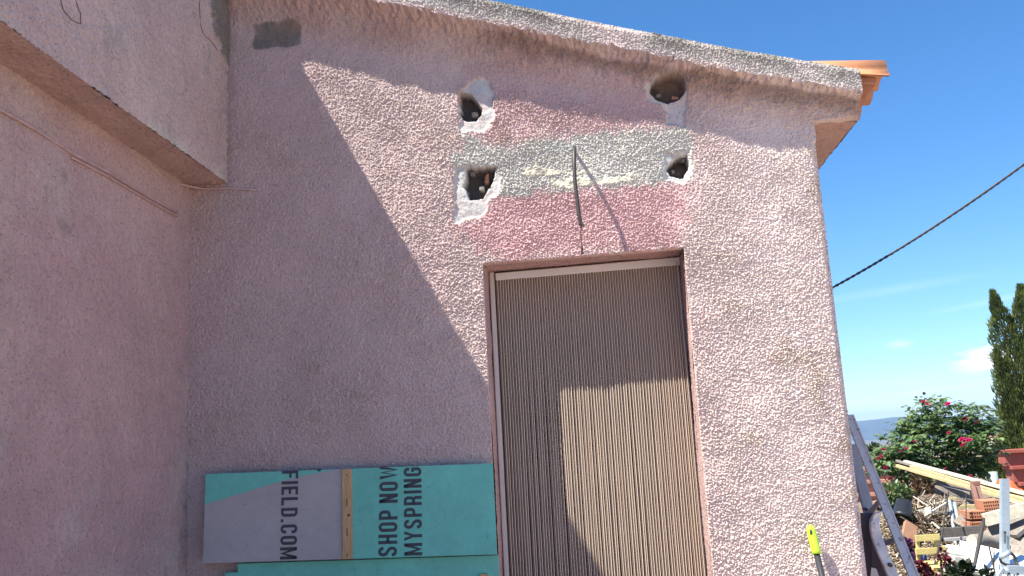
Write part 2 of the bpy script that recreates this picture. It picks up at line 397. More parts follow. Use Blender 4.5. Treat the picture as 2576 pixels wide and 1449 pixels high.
# polygons in photo pixels
H1 = [(1163, 236), (1180, 238), (1192, 250), (1203, 262), (1210, 272), (1205, 288), (1196, 300), (1165, 302), (1160, 285), (1166, 270), (1160, 255)]
H2 = [(1642, 215), (1665, 203), (1700, 198), (1715, 206), (1719, 228), (1706, 247), (1680, 256), (1655, 246), (1640, 232)]
H3 = [(1181, 428), (1243, 424), (1236, 455), (1226, 470), (1216, 496), (1184, 497), (1180, 480), (1170, 468), (1176, 450)]
H4 = [(1697, 402), (1712, 393), (1727, 392), (1726, 425), (1716, 442), (1690, 438), (1681, 424)]
A1 = [(1166, 232), (1180, 203), (1240, 196), (1243, 262), (1236, 300), (1222, 330), (1160, 330), (1152, 300)]
A2 = [(1628, 205), (1690, 186), (1728, 200), (1724, 270), (1722, 320), (1675, 318), (1668, 262), (1630, 250)]
A3 = [(1148, 425), (1252, 420), (1262, 450), (1240, 500), (1205, 548), (1150, 560), (1140, 500)]
A4 = [(1672, 385), (1732, 378), (1738, 440), (1722, 458), (1672, 452)]
GP = [(1160, 335), (1220, 365), (1400, 350), (1600, 325), (1735, 318), (1740, 455), (1600, 462), (1420, 474), (1226, 492), (1150, 480), (1145, 400)]
FO = [(1300, 440), (1345, 421), (1400, 427), (1490, 422), (1500, 434), (1440, 441), (1400, 438), (1330, 447)]
FO2 = [(1385, 458), (1420, 447), (1500, 451), (1560, 443), (1620, 438), (1600, 452), (1520, 463), (1430, 472), (1392, 468)]
PK = [(1226, 490), (1420, 474), (1600, 462), (1735, 455), (1730, 600), (1700, 625), (1260, 660), (1150, 580), (1200, 540)]
PK2 = [(1230, 240), (1640, 250), (1690, 300), (1600, 330), (1400, 352), (1225, 368)]
RECT = [(633, 62), (740, 52), (757, 65), (757, 112), (742, 118), (640, 122)]
ACB = [(1150, 200), (1180, 160), (1400, 130), (1700, 170), (1735, 205), (1735, 320), (1150, 330)]
def msk(poly, soft=4, amp=6, grow=0): return smooth(-soft, soft, sd_poly(U, V, poly)+E*amp+grow)
hole = np.maximum.reduce([msk(h, .8, 5.0, 3.5) for h in (H1, H2, H3, H4)])
mort = np.maximum.reduce([msk(h, 4, 9) for h in (A1, A2, A3, A4)])
gp, fo, pk, pk2, rect = msk(GP, 12, 20), np.maximum(msk(FO, 2, 7), msk(FO2, 2, 7)), msk(PK, 26, 26), msk(PK2, 24, 26), msk(RECT, 4, 5)
# verge band and cove
t = V-vtop(U); bw = 57+3.5*E2+5*E+4*E4; cv = 120*np.ones_like(U)
k = np.clip((t-bw)/cv, 0, 1)
OH = .138-.024*smooth(900, 2100, U)
off = np.where(t < bw, OH, OH*(1-np.sqrt(np.clip(1-(1-k)**2, 0, 1))))
off = off - .012*smooth(12, 0, t)
rough = 1-.88*mort-.75*fo-.5*rect-.35*smooth(20, 110, t)*smooth(230, 150, t)
rough = np.clip(rough, .08, 1)*(1-.3*smooth(1250, 700, U))
h = off + S*.0061*rough*np.clip(1+.35*E2+.2*E, .4, 1.4) + E2*.004 + E3*.006 + E4*.0008
h = h - .008*mort + mort*E*.003 + fo*(.004+E*.005) - .002*rect + rect*E*.0015 + gp*.001*E
h = h - .10*hole
# rounded corner at the right end
cornerpx = smooth(0, .028, corner-X)
h = np.where(X < corner+.01, h-.022*(1-cornerpx)*(t > bw+cv), h)
# masks for openings
DL, DR = on_y(1226, 900).x, on_y(1727, 700).x
DZ = on_y(1480, 643).z; slopeD = (on_y(1722, 629).z-on_y(1226, 668).z)/(on_y(1722, 629).x-on_y(1226, 668).x)
zl = DZ+slopeD*(X-on_y(1480, 648).x)
indoor = (X > DL) & (X < DR) & (Z < zl)
edge_d = np.minimum(np.minimum(X-DL, DR-X), zl-Z)
RA = np.where(zl-Z < np.minimum(X-DL, DR-X), .034, .016)   # rounded arris round the opening
qd = np.clip((RA-edge_d)/RA, 0, 1); h = np.where(edge_d < 0, h, h-RA*(1-np.sqrt(np.clip(1-qd**2, 0, 1)))-S*.004*qd)
ZE = on_y(2056, 313).z                        # eave soffit height
outside = (X > corner) & (Z < ZE)
h = np.where((X > corner-.01), h*smooth(-.002, .012, Z-ZE)*(Z >= ZE)+h*(Z < ZE), h)
bad = indoor | outside
keepc = ~(bad[:-1, :-1] & bad[1:, :-1] & bad[:-1, 1:] & bad[1:, 1:])
dT, dA, dB = zl-Z, X-DL, DR-X
nT = indoor & (dT <= np.minimum(dA, dB)); nA = indoor & ~nT & (dA <= dB); nB = indoor & ~nT & ~nA
Z = np.where(nT & (dT < .009), zl, Z); X = np.where(nA & (dA < .009), DL, X); X = np.where(nB & (dB < .009), DR, X)
h = np.where(indoor, np.where(nT, -.036, -.018), h)
oZ = outside & (ZE-Z < X-corner)
Z = np.where(oZ & (ZE-Z < .009), ZE, Z); X = np.where(outside & ~oZ & (X-corner < .009), corner, X); h = np.where(outside, np.where(oZ, 0, -.02), h)
# colours (paint, bare mortar, stains, painted-in shade)
C = np.empty(X.shape+(3,)); C[:] = (.615, .505, .47)
C = lerp3(C, (.49, .39, .37), smooth(1500, 700, U+60*E3))  # left side more mauve, with its shade put into the paint
C = lerp3(C, (.50, .36, .365), smooth(-.1, .9, E3)*.25)
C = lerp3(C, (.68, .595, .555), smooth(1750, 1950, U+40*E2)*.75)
C = lerp3(C, (.62, .54, .36), smooth(.55, 1.0, E2+.25*E4)*smooth(1750, 1850, U)*.25)
C = lerp3(C, (.62, .51, .43), smooth(.5, 1.0, E2+.2*E)*.25)
C = lerp3(C, (.61, .365, .37), np.maximum(pk*.85, pk2*.5)*.85)
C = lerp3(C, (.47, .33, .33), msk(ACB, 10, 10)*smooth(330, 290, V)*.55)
C = lerp3(C, (.53, .53, .48), gp)
C = lerp3(C, (.62, .60, .47), fo*.8)
C = lerp3(C, (.55, .56, .545), mort*np.clip(.75+.4*E, 0, 1))
C = lerp3(C, (.17, .165, .15), rect*np.clip(.95+.3*E, 0, 1))
C = lerp3(C, (.10, .092, .088), smooth(.55, .75, hole))  # hole insides darkened: shade put into the colour
C = lerp3(C, (.24, .17, .13), smooth(-.1, .4, E)*smooth(1195, 1205, U)*hole*smooth(400, 420, V)*.8)
C = lerp3(C, (.38, .22, .15), smooth(45, 85, t)*smooth(170, 110, t+14*E2)*np.clip(.55+.5*E2, 0, 1)*.55)
C = lerp3(C, (.58, .55, .51), smooth(64, 40, t+12*E2)*np.clip(.75+.5*E2, 0, 1))
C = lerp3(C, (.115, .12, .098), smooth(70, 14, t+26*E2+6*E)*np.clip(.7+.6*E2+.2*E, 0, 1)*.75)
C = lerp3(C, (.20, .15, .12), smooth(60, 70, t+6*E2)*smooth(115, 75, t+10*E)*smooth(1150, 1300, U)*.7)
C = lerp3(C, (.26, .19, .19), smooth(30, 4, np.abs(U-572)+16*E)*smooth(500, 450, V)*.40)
C = lerp3(C, (.27, .20, .16), smooth(.75, 1.25, E2+.5*E)*.25)
C = C*(1-.06*smooth(.2, .9, E4))[..., None]
Yv = -h
verts = np.stack([X, Yv, Z], -1).reshape(-1, 3)
faces = grid_faces(ny, nx, keepc)
# return rows over the top of the verge, going back into the roof
tv = [verts, ]; top_i = np.arange((ny-1)*nx, ny*nx); cols = [C.reshape(-1, 3)]; n0 = len(verts); prev = top_i
for j in range(1, 9):
    d = .01*j+.03*(j > 4)*(j-4)
    v = np.stack([xsn, Yv[-1]+d, ztop+.006*math.sin(j/8*3.1)+.004*S[-j*3-1]], -1); tv.append(v); cols.append(C[-1]*.95)
    cur = np.arange(n0+(j-1)*nx, n0+j*nx)
    faces = np.concatenate([faces, np.stack([prev[:-1], prev[1:], cur[1:], cur[:-1]], -1)]); prev = cur
# drop loose vertices
allv = np.concatenate(tv); allc = np.concatenate(cols)
used = np.zeros(len(allv), bool); used[faces.ravel()] = True; remap = np.cumsum(used)-1
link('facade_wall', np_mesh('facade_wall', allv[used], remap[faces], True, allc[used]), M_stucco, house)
# plain wall below the frame
def stucco_sheet(name, P0, eu, ev, lu, lv, colf, cell=.008, amp=.005, mtl=None, parent=house, seed=0, keep=None, hmod=None):
    """sheet spanned by unit vectors eu, ev from P0; relief along eu x ev"""
    P0, eu, ev = Vector(P0), Vector(eu), Vector(ev); n = eu.cross(ev)
    nu, nv = max(3, int(lu/cell)), max(3, int(lv/cell))
    a = np.linspace(0, lu, nu)[None, :]+np.zeros((nv, 1)); b2 = np.linspace(0, lv, nv)[:, None]+np.zeros((1, nu))
    e1 = fractal(a.shape, 12, seed+70, 5); e0 = fractal(a.shape, 4, seed+90, 4); ef = fractal(a.shape, 70, seed+95, 4)
    hh = amp*stucco(nv, nu, seed*37, seed*53)+e1*.003+e0*.004
    if hmod: hh = hh+hmod(a, b2, e1, ef)
    P = np.array(P0)+a[..., None]*np.array(eu)+b2[..., None]*np.array(ev)+hh[..., None]*np.array(n)
    c = colf(a, b2, e0, e1, ef)
    return link(name, np_mesh(name, P.reshape(-1, 3), grid_faces(nv, nu), True, c.reshape(-1, 3)), mtl or M_stucco_low, parent)
def plainpink(a, b2, e0, e1, ef):
    c = np.empty(a.shape+(3,)); c[:] = (.56, .39, .385); return lerp3(c, (.50, .33, .345), smooth(-.3, .8, e0)*.5)
stucco_sheet('wall_base', (XW, 0, -.05), (1, 0, 0), (0, 0, 1), DL-XW, zb+.055, plainpink, .02, 0, seed=1)
stucco_sheet('wall_base', (DR, 0, -.05), (1, 0, 0), (0, 0, 1), corner-DR, zb+.055, plainpink, .02, 0, seed=2)
# reveals of the door opening
RD = .25
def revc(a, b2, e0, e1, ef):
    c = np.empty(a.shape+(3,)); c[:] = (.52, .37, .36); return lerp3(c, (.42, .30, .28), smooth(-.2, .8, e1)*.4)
zd0, zd1 = DZ+slopeD*(DL-on_y(1480, 648).x), DZ+slopeD*(DR-on_y(1480, 648).x)
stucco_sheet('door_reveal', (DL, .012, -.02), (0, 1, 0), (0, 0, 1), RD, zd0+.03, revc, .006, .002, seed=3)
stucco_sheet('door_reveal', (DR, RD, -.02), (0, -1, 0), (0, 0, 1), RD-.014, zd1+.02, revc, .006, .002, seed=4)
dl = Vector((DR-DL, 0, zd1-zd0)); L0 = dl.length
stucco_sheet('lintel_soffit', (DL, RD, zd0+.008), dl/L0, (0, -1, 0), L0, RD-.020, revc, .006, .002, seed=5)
# eave: soffit, outer face, side wall of the house
SIDE = 5.5
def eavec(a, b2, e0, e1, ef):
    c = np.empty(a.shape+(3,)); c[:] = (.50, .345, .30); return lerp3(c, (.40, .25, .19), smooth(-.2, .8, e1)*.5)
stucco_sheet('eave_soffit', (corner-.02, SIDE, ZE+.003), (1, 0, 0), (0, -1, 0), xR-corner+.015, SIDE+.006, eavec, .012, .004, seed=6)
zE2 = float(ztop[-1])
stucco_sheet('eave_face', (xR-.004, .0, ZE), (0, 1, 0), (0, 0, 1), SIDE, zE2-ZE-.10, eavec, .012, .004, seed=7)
stucco_sheet('side_wall', (corner-.012, .012, -.60), (0, 1, 0), (0, 0, 1), SIDE, ZE+.60, plainpink, .012, .006, seed=8)
# roof body (closes the top so that light cannot fall in) and back of the house
mb = MB()
x0r, x1r = XW-3.0, xR-.01
zr = lambda x: float(np.interp(x, [p.x for p in tp], [p.z for p in tp])) if x > tp[0].x else tp[0].z+(tp[0].x-x)*.24
mb.hexa([(x0r, .10, zr(x0r)-.16), (x1r, .10, zE2-.16), (x1r, SIDE, zE2-.16), (x0r, SIDE, zr(x0r)-.16),
         (x0r, .02, zr(x0r)-.012), (x1r, .02, zE2-.012), (x1r, SIDE, zE2-.012), (x0r, SIDE, zr(x0r)-.012)])
mb.build('roof_deck', M_mortar, house)
for bx in ((x0r, corner-.02, SIDE-.1, SIDE, -.05, zE2-.1), (x0r, DL-.02, .3, .4, -.05, zE2-.2), (DR+.03, corner-.06, .3, .4, -.05, zE2-.2), (DL-.019, DR+.029, .3, .4, DZ+.12, zE2-.2)):
    mb = MB(); mb.box(*bx); mb.build('inner_wall', M_mortar, house)
# barrel tiles along the eave, running down the slope to the right
def tile_mesh(name, L_, r0, r1, th=.014, seg=10, convex=True):
    m = MB(); ring = []
    for i, (x, r) in enumerate(((0, r0), (L_, r1))):
        for rr in (r, r-th):
            for k in range(seg+1):
                a = math.pi*k/seg; ring.append((x, rr*math.cos(a), (rr*math.sin(a) if convex else -rr*math.sin(a))))
    m.v = ring; n = seg+1
    for k in range(seg):
        m.face(k, k+1, 2*n+k+1, 2*n+k); m.face(n+k+1, n+k, 3*n+k, 3*n+k+1)
        m.face(k+1, k, n+k, n+k+1); m.face(2*n+k, 2*n+k+1, 3*n+k+1, 3*n+k)
    for k in (0, seg): m.face(k, 2*n+k, 3*n+k, n+k) if k else m.face(n+k, 3*n+k, 2*n+k, k)
    return m.mesh(name, True)
TL = .45; t_cov = tile_mesh('roof_tile', TL, .072, .084); t_pan = tile_mesh('roof_tile', TL, .085, .072, convex=False)
t_cov.materials.append(M_terr); t_pan.materials.append(M_terr_old)
sl = math.atan2(zr(corner-1.2)-zr(corner), 1.2)
pe = on_y(2218, 215, .16)
ntile = 0
for row in range(4):
    for c in range(24):
        y = .14+c*.215
        for kind in (0, 1):
            o = bpy.data.objects.new('roof_tile', t_cov if kind == 0 else t_pan); COL.objects.link(o); o.parent = house
            xe = pe.x-(.02 if kind else 0)+random.uniform(-.008, .008); ang = sl*(.35 if row == 0 else 1)
            x = xe-TL-row*.34*math.cos(sl); z = pe.z+.028+(TL*math.sin(sl*.35) if row == 0 else TL*math.sin(sl*.35)+(row*.34-.0)*math.sin(sl))
            if kind: z -= .012; y2 = y+.1075
            else: y2 = y
            o.location = (x, y2, z); o.rotation_euler = (random.uniform(-.03, .03), ang, random.uniform(-.02, .02)); ntile += 1
# verge tile: the bright orange tile laid along the edge of the gable
ve0, ve1 = on_y(2142, 191, -.02), on_y(2232, 191, -.02)
mb = MB()
def cap_tile(m, a, b2, r, th=.014, seg=8):
    a, b2 = Vector(a), Vector(b2); d = (b2-a).normalized(); s = Vector((0, 1, 0)); u = s.cross(d)*-1
    u = d.cross(s)*-1 if d.cross(s).z < 0 else d.cross(s)
    base = len(m.v)
    for p in (a, b2):
        for rr in (r, r-th):
            for k2 in range(seg+1):
                q = math.pi*k2/seg; m.v.append(tuple(p+s*(rr*math.cos(q))+u*(rr*.55*math.sin(q))))
    n = seg+1
    for k2 in range(seg):
        m.face(base+k2+1, base+k2, base+2*n+k2, base+2*n+k2+1); m.face(base+n+k2, base+n+k2+1, base+3*n+k2+1, base+3*n+k2)
        m.face(base+k2, base+k2+1, base+n+k2+1, base+n+k2); m.face(base+2*n+k2+1, base+2*n+k2, base+3*n+k2, base+3*n+k2+1)
    for k2 in (0, seg): m.face(base+k2, base+n+k2, base+3*n+k2, base+2*n+k2)
cap_tile(mb, ve0+Vector((0, .06, .0)), ve1+Vector((0, .06, -.01)), .088)
mb.build('verge_tile', M_terr, house, smooth=True)
mb = MB(); mb.beam(on_y(2100, 204, .02)+Vector((0, .06, 0)), on_y(2202, 206, .02)+Vector((0, .06, -.004)), .17, .035, mi=0)
mb.build('verge_tile', M_terr_old, house, bevel=.006)

# ---- wing with the overhanging block at the left
ZS = on_y(566, 462).z; ZT = on_y(572, -145).z; YF = -3.0
def wingc(a, b2, e0, e1, ef):
    c = np.empty(a.shape+(3,)); c[:] = (.57, .45, .41)
    c = lerp3(c, (.52, .38, .355), smooth(-.3, .8, e0)*.7)
    c = lerp3(c, (.30, .28, .26), smooth(.45, 1.1, e1+.3*ef)*.45)
    hgt = b2
    c = lerp3(c, (.63, .60, .50), smooth(.10, .0, hgt+.05*e1)*np.clip(.3+e1, 0, 1)*.9)
    # grey cement patch at the corner next to the gable
    P_ = (np.hypot((a-3.0)/.27, (b2-1.02)/.46)-.95+.14*ef)
    return lerp3(c, (.15, .15, .13), smooth(.06, -.06, P_)*.8)
def wingh(a, b2, e1, ef):
    P_ = (np.hypot((a-3.0)/.27, (b2-1.02)/.46)-.95+.14*ef); return .012*smooth(.05, -.03, P_)
BLK = stucco_sheet('overhanging_block_face', (XB, YF, ZS), (0, 1, 0), (0, 0, 1), -YF+.004, ZT-ZS, wingc, .0075, .0055, seed=11, hmod=wingh)
def soffc(a, b2, e0, e1, ef):
    c = np.empty(a.shape+(3,)); c[:] = (.48, .35, .315); c = lerp3(c, (.42, .29, .255), smooth(-.2, .9, e1)*.6)
    return lerp3(c, (.26, .20, .12), smooth(.8, 1.2, e1+.4*ef)*.5)
stucco_sheet('overhanging_block_soffit', (XW-.02, YF, ZS+.002), (0, 1, 0), (1, 0, 0), -YF, XB-XW+.02, soffc, .0075, .004, seed=12)
def leftc(a, b2, e0, e1, ef):
    c = np.empty(a.shape+(3,)); c[:] = (.53, .385, .355)
    c = lerp3(c, (.49, .315, .32), smooth(-.4, .7, e0)*.65)
    c = lerp3(c, (.53, .46, .42), smooth(.1, .9, e1)*.45)
    return lerp3(c, (.24, .19, .18), smooth(.75, 1.2, e1+.5*ef)*.4)
stucco_sheet('wing_wall', (XW, YF-1.5, -.05), (0, 1, 0), (0, 0, 1), -YF+1.5, ZS+.055, leftc, .0085, .0045, seed=13)
mb = MB(); mb.box(XW-2.6, XB-.012, YF, .0, ZS+.008, ZT); mb.build('block_core', M_mortar, house)
mb = MB(); mb.box(XW-2.6, XW-.012, YF-1.5, .0, -.05, ZS+.006); mb.build('wing_core', M_mortar, house)
# hairline cracks in the block
for pts in ([(150, -10), (158, 22), (180, 50), (204, 60), (202, 30), (192, 5), (190, -10)], [(502, -10), (504, 60), (512, 85), (536, 110), (556, 140)]):
    mb = MB(); P = []
    for i, (a, b2) in enumerate(pts):
        p = on_x(a, b2, XB+.006)
        if P:
            for q in (.33, .66): P.append(P[-1 if q == .33 else -2].lerp(p, q)+Vector((0, random.uniform(-.004, .004), random.uniform(-.004, .004))))
        P.append(p)
    mb.tube(P, .0013, 5); mb.build('crack', M_dark, house)

# broken pieces of brick and mortar inside the knocked-out holes
def fragment(px, py, y, sx_, sz_, mtl):
    c = on_y(px, py, y); m = MB(); rr = lambda: random.uniform(.65, 1.2)
    P_ = [(c.x+a*sx_*rr(), c.y+b2*.022*rr(), c.z+d*sz_*rr()) for d in (-1, 1) for a, b2 in ((-1, -1), (1, -1), (1, 1), (-1, 1))]
    m.hexa(P_); return m.build('brick_fragment', mtl, house, bevel=.003)
for f in ((1226, 452, .045, .010, .022, M_terr_old), (1214, 478, .05, .012, .012, M_mortar), (1190, 440, .05, .012, .010, M_mortar), (1176, 487, .045, .010, .008, M_mortar),
          (1196, 290, .05, .014, .010, M_mortar), (1656, 245, .05, .014, .008, M_mortar), (1698, 250, .055, .016, .008, M_terr_old), (1692, 434, .045, .008, .008, M_mortar), (1718, 404, .05, .010, .008, M_mortar)):
    fragment(*f)
# ---- door frame, dark panel for the interior
cxm = (DL+DR)/2
f0 = on_y(1246, 700, RD-.03).x; f1 = DR-.004
zr0 = on_y(1246, 690, .17).z
mb = MB()
mb.box(DL+.004, f0-.004, RD-.05, RD, 0, zr0+.02); mb.build('door_frame', M_frame, house, bevel=.004)
mb = MB(); mb.box(DR-.016, DR-.004, RD-.03, RD, 0, zr0+.06); mb.build('door_frame', M_frame, house, bevel=.004)
mb = MB(); mb.box(DL-.05, DR+.05, .285, .297, -.05, DZ+.11); mb.build('door', M_interior, house)  # dark panel added to stand for the shaded interior behind the curtain

# ---------------------------------------------------------------- strip curtain
YC = .205
pL, pR = on_y(1247, 706, YC), on_y(1711, 667, YC); pLt, pRt = on_y(1246, 688, YC), on_y(1710, 647, YC)
cur = empty('door_curtain', ((pL.x+pR.x)/2, YC, 0), label='brown and cream strip curtain hanging in the doorway, lower right half in sun', cat='door curtain')
mb = MB()
mb.hexa([(pL.x, YC-.010, pL.z), (pR.x, YC-.010, pR.z), (pR.x, YC+.012, pR.z), (pL.x, YC+.012, pL.z),
         (pLt.x, YC-.010, pLt.z), (pRt.x, YC-.010, pRt.z), (pRt.x, YC+.012, pRt.z), (pLt.x, YC+.012, pLt.z)])
mb.build('rail', M_rail, cur, bevel=.003)
mb = MB(); q = on_y(1702, 661, YC-.012); mb.box(q.x-.007, q.x+.007, YC-.014, YC-.0102, q.z-.007, q.z+.007); mb.build('rail_screw', M_frame, cur)
def strand_mesh(seed, cord):
    r = random.Random(seed); m = MB(); n = 12; Lz = pR.z+.0
    for wdt, depth, yo, mi in ((.0078, .0026, 0, 0),)+(((.0031, .0024, -.0044, 1),) if cord else ()):
        xo = 0 if mi == 0 else .0053; base = len(m.v); segs = 6
        for i in range(n+1):
            zz = -Lz*i/n; sw = .0018*math.sin(i*.9+seed)*i/n; tw = .25*math.sin(i*.5+seed*1.7)
            for k2 in range(segs):
                a = 2*math.pi*k2/segs; dx, dy = wdt/2*math.cos(a), depth*math.sin(a)
                m.v.append((xo+sw+dx*math.cos(tw)-dy*math.sin(tw), yo+dx*math.sin(tw)*.5+dy, zz))
        for i in range(n):
            for k2 in range(segs):
                j = (k2+1) % segs; m.face(base+i*segs+k2, base+(i+1)*segs+k2, base+(i+1)*segs+j, base+i*segs+j, mi=mi)
    me = m.mesh('strand', True); me.materials.append(M_strand); me.materials.append(M_cord); return me
SM = [strand_mesh(s, True) for s in range(6)]; SN = [strand_mesh(s+20, False) for s in range(2)]
NS = 68
xc = 0
for i in range(NS):
    u = (i+.5)/NS; x = pL.x-.002+(DR-.012-pL.x)*u; z = pL.z+(pR.z-pL.z)*u+.004
    o = bpy.data.objects.new('strand', SN[i % 2] if i in () else SM[random.randrange(6)]); COL.objects.link(o); o.parent = cur
    o.location = (x-cur.location.x, random.uniform(-.0015, .0015), z)
    o.rotation_euler = (0, random.gauss(0, .0011)+(.0035 if i in (14, 19) else 0), 0)

# ---------------------------------------------------------------- cable stub above the door
q0 = on_y(1445, 381, -.004)
pts = [q0+Vector((0, .02, 0)), q0+Vector((.0, -.02, .004)), q0+Vector((0, -.07, -.004)), q0+Vector((-.001, -.115, -.04)), q0+Vector((-.004, -.14, -.10)),
       q0+Vector((-.006, -.15, -.18)), q0+Vector((-.003, -.152, -.26)), q0+Vector((.002, -.152, -.345)), q0+Vector((.006, -.150, -.385))]
cab = empty('hanging_cable', q0, label='short black cable stub poking out of the wall above the doorway', cat='cable')
def smoothpts(p, n=4):
    o = []
    for i in range(len(p)-1):
        a, b2, c, d = p[max(i-1, 0)], p[i], p[i+1], p[min(i+2, len(p)-1)]
        for k2 in range(n):
            t_ = k2/n; o.append(.5*((2*b2)+(c-a)*t_+(2*a-5*b2+4*c-d)*t_*t_+(3*b2-a-3*c+d)*t_**3))
    return o+[p[-1]]
mb = MB(); mb.tube(smoothpts(pts), .0085, 10); mb.build('sheath', M_cable, cab, smooth=True)
mb = MB(); e = pts[-1]; mb.tube([e, e+Vector((-.002, .0, -.05)), e+Vector((-.004, .002, -.10))], .0026, 5)
mb.tube([e+Vector((.003, 0, 0)), e+Vector((-.006, 0, -.05)), e+Vector((.002, 0, -.105))], .0022, 5); mb.build('bare_wire', M_copper, cab)
mb = MB(); mb.tube([e+Vector((-.003, .001, -.098)), e+Vector((-.003, .001, -.125))], .0055, 7); mb.build('taped_end', M_cable, cab)
mb = MB(); mb.tube([e+Vector((.004, -.004, .012)), e+Vector((.012, -.006, -.006))], .005, 6); mb.build('loose_strand', M_cable, cab)

# painted-over cables along the wing
mb = MB(); P = [on_x(-60, 150, XB-.09)+Vector((0, 0, 0))]
zc = ZS-.016
def on_z(px, py, z):
    d = ray(px, py); return CAMP+d*((z-CAMP.z)/d.z)
P = [on_z(a, b2, zc) for a, b2 in ((-70, 152), (0, 192), (120, 262), (240, 338), (330, 395), (400, 440))]
P += [on_z(440, 458, zc)]
pc = on_y(505, 474, -.03); P += [Vector((pc.x, min(-.02, pc.y), pc.z)), on_y(572, 474, -.012), on_y(645, 478, -.010)]
mb.tube(smoothpts(P, 3), .0045, 6); mb.build('painted_cable', M_pinkcable, None, True, label='thin painted-over cable running under the orange soffit and onto the gable wall', cat='cable')
mb = MB(); P = [on_x(a, b2, XW+.008) for a, b2 in ((-60, 240), (0, 276), (90, 326), (180, 384), (270, 432), (360, 486), (445, 535))]
P2 = [p+Vector((0, .0, -.018)) for p in P[3:]]
mb.tube(smoothpts(P, 3), .0055, 6); mb.tube(smoothpts(P2, 3), .004, 6)
mb.build('painted_cable', M_pinkcable, None, True, label='double pink-painted cable along the top of the shaded left side wall', cat='cable')

# ---------------------------------------------------------------- printed boards
def frame_from(TLp, TRp, BLp):
    o = TLp; ex = (TRp-TLp); ey = (BLp-TLp); return o, ex, ey
yb = -.05
TLb, TRb, BRb, BLb = on_y(520, 1193, yb), on_y(1240, 1166, yb), on_y(1251, 1394, yb-.02), on_y(513, 1417, yb-.02)
nrm = (TRb-TLb).cross(BLb-TLb).normalized()
if nrm.y > 0: nrm = -nrm
def bpt(u, v, off=0.0):
    return (TLb.lerp(TRb, u)).lerp(BLb.lerp(BRb, u), v)+nrm*off
board = empty('printed_board', bpt(.5, 1), label='teal and lilac printed board with sideways lettering and wooden batten, against pink wall', cat='board')
def slab(m, quad, o0, o1, mi=0):              # quad of (u,v): TL TR BR BL
    f = [bpt(u, v, o1) for u, v in quad]; k_ = [bpt(u, v, o0) for u, v in quad]
    m.hexa([k_[3], k_[2], f[2], f[3], k_[0], k_[1], f[1], f[0]], mi)
TB = .012; ub0, ub1 = .484, .518
# left panel: lilac with teal corner; right panel teal
mb = MB(); slab(mb, [(0, 0), (ub0+.012, 0), (ub0+.012, 1), (0, 1)], 0, TB); mb.build('panel', M_lilac, board, label='lilac left panel')
mb = MB(); slab(mb, [(ub0+.0125, 0), (1, 0), (1, 1), (ub0+.0125, 1)], 0, TB); mb.build('panel', M_teal, board, label='teal right panel')
mb = MB()
q = [(0.0004, .001), (.462, .001), (.30, .085), (.0004, .345)]
b0 = len(mb.v); mb.v += [tuple(bpt(u, v, TB+.0006)) for u, v in q]; mb.face(b0, b0+3, b0+2, b0+1); mb.build('teal_print', M_teal, board)
mb = MB(); slab(mb, [(ub0, .002), (ub1, .0), (ub1, 1.0), (ub0, 1.002)], TB+.0004, TB+.012); bat = mb.build('batten', M_pine, board, bevel=.002)
mb = MB()
for v, ln in ((.06, .02), (.34, .08), (.66, .09), (.94, .03)):
    slab(mb, [((ub0+ub1)/2-.0015, v), ((ub0+ub1)/2+.0015, v), ((ub0+ub1)/2+.0015, v+ln), ((ub0+ub1)/2-.0015, v+ln)], TB+.0122, TB+.0128)
c_ = bpt(ub1-.011, .52, TB+.0125); mb.tube([c_, c_+nrm*.0008], .006, 10); mb.build('nail_mark', M_knot, bat if False else board)
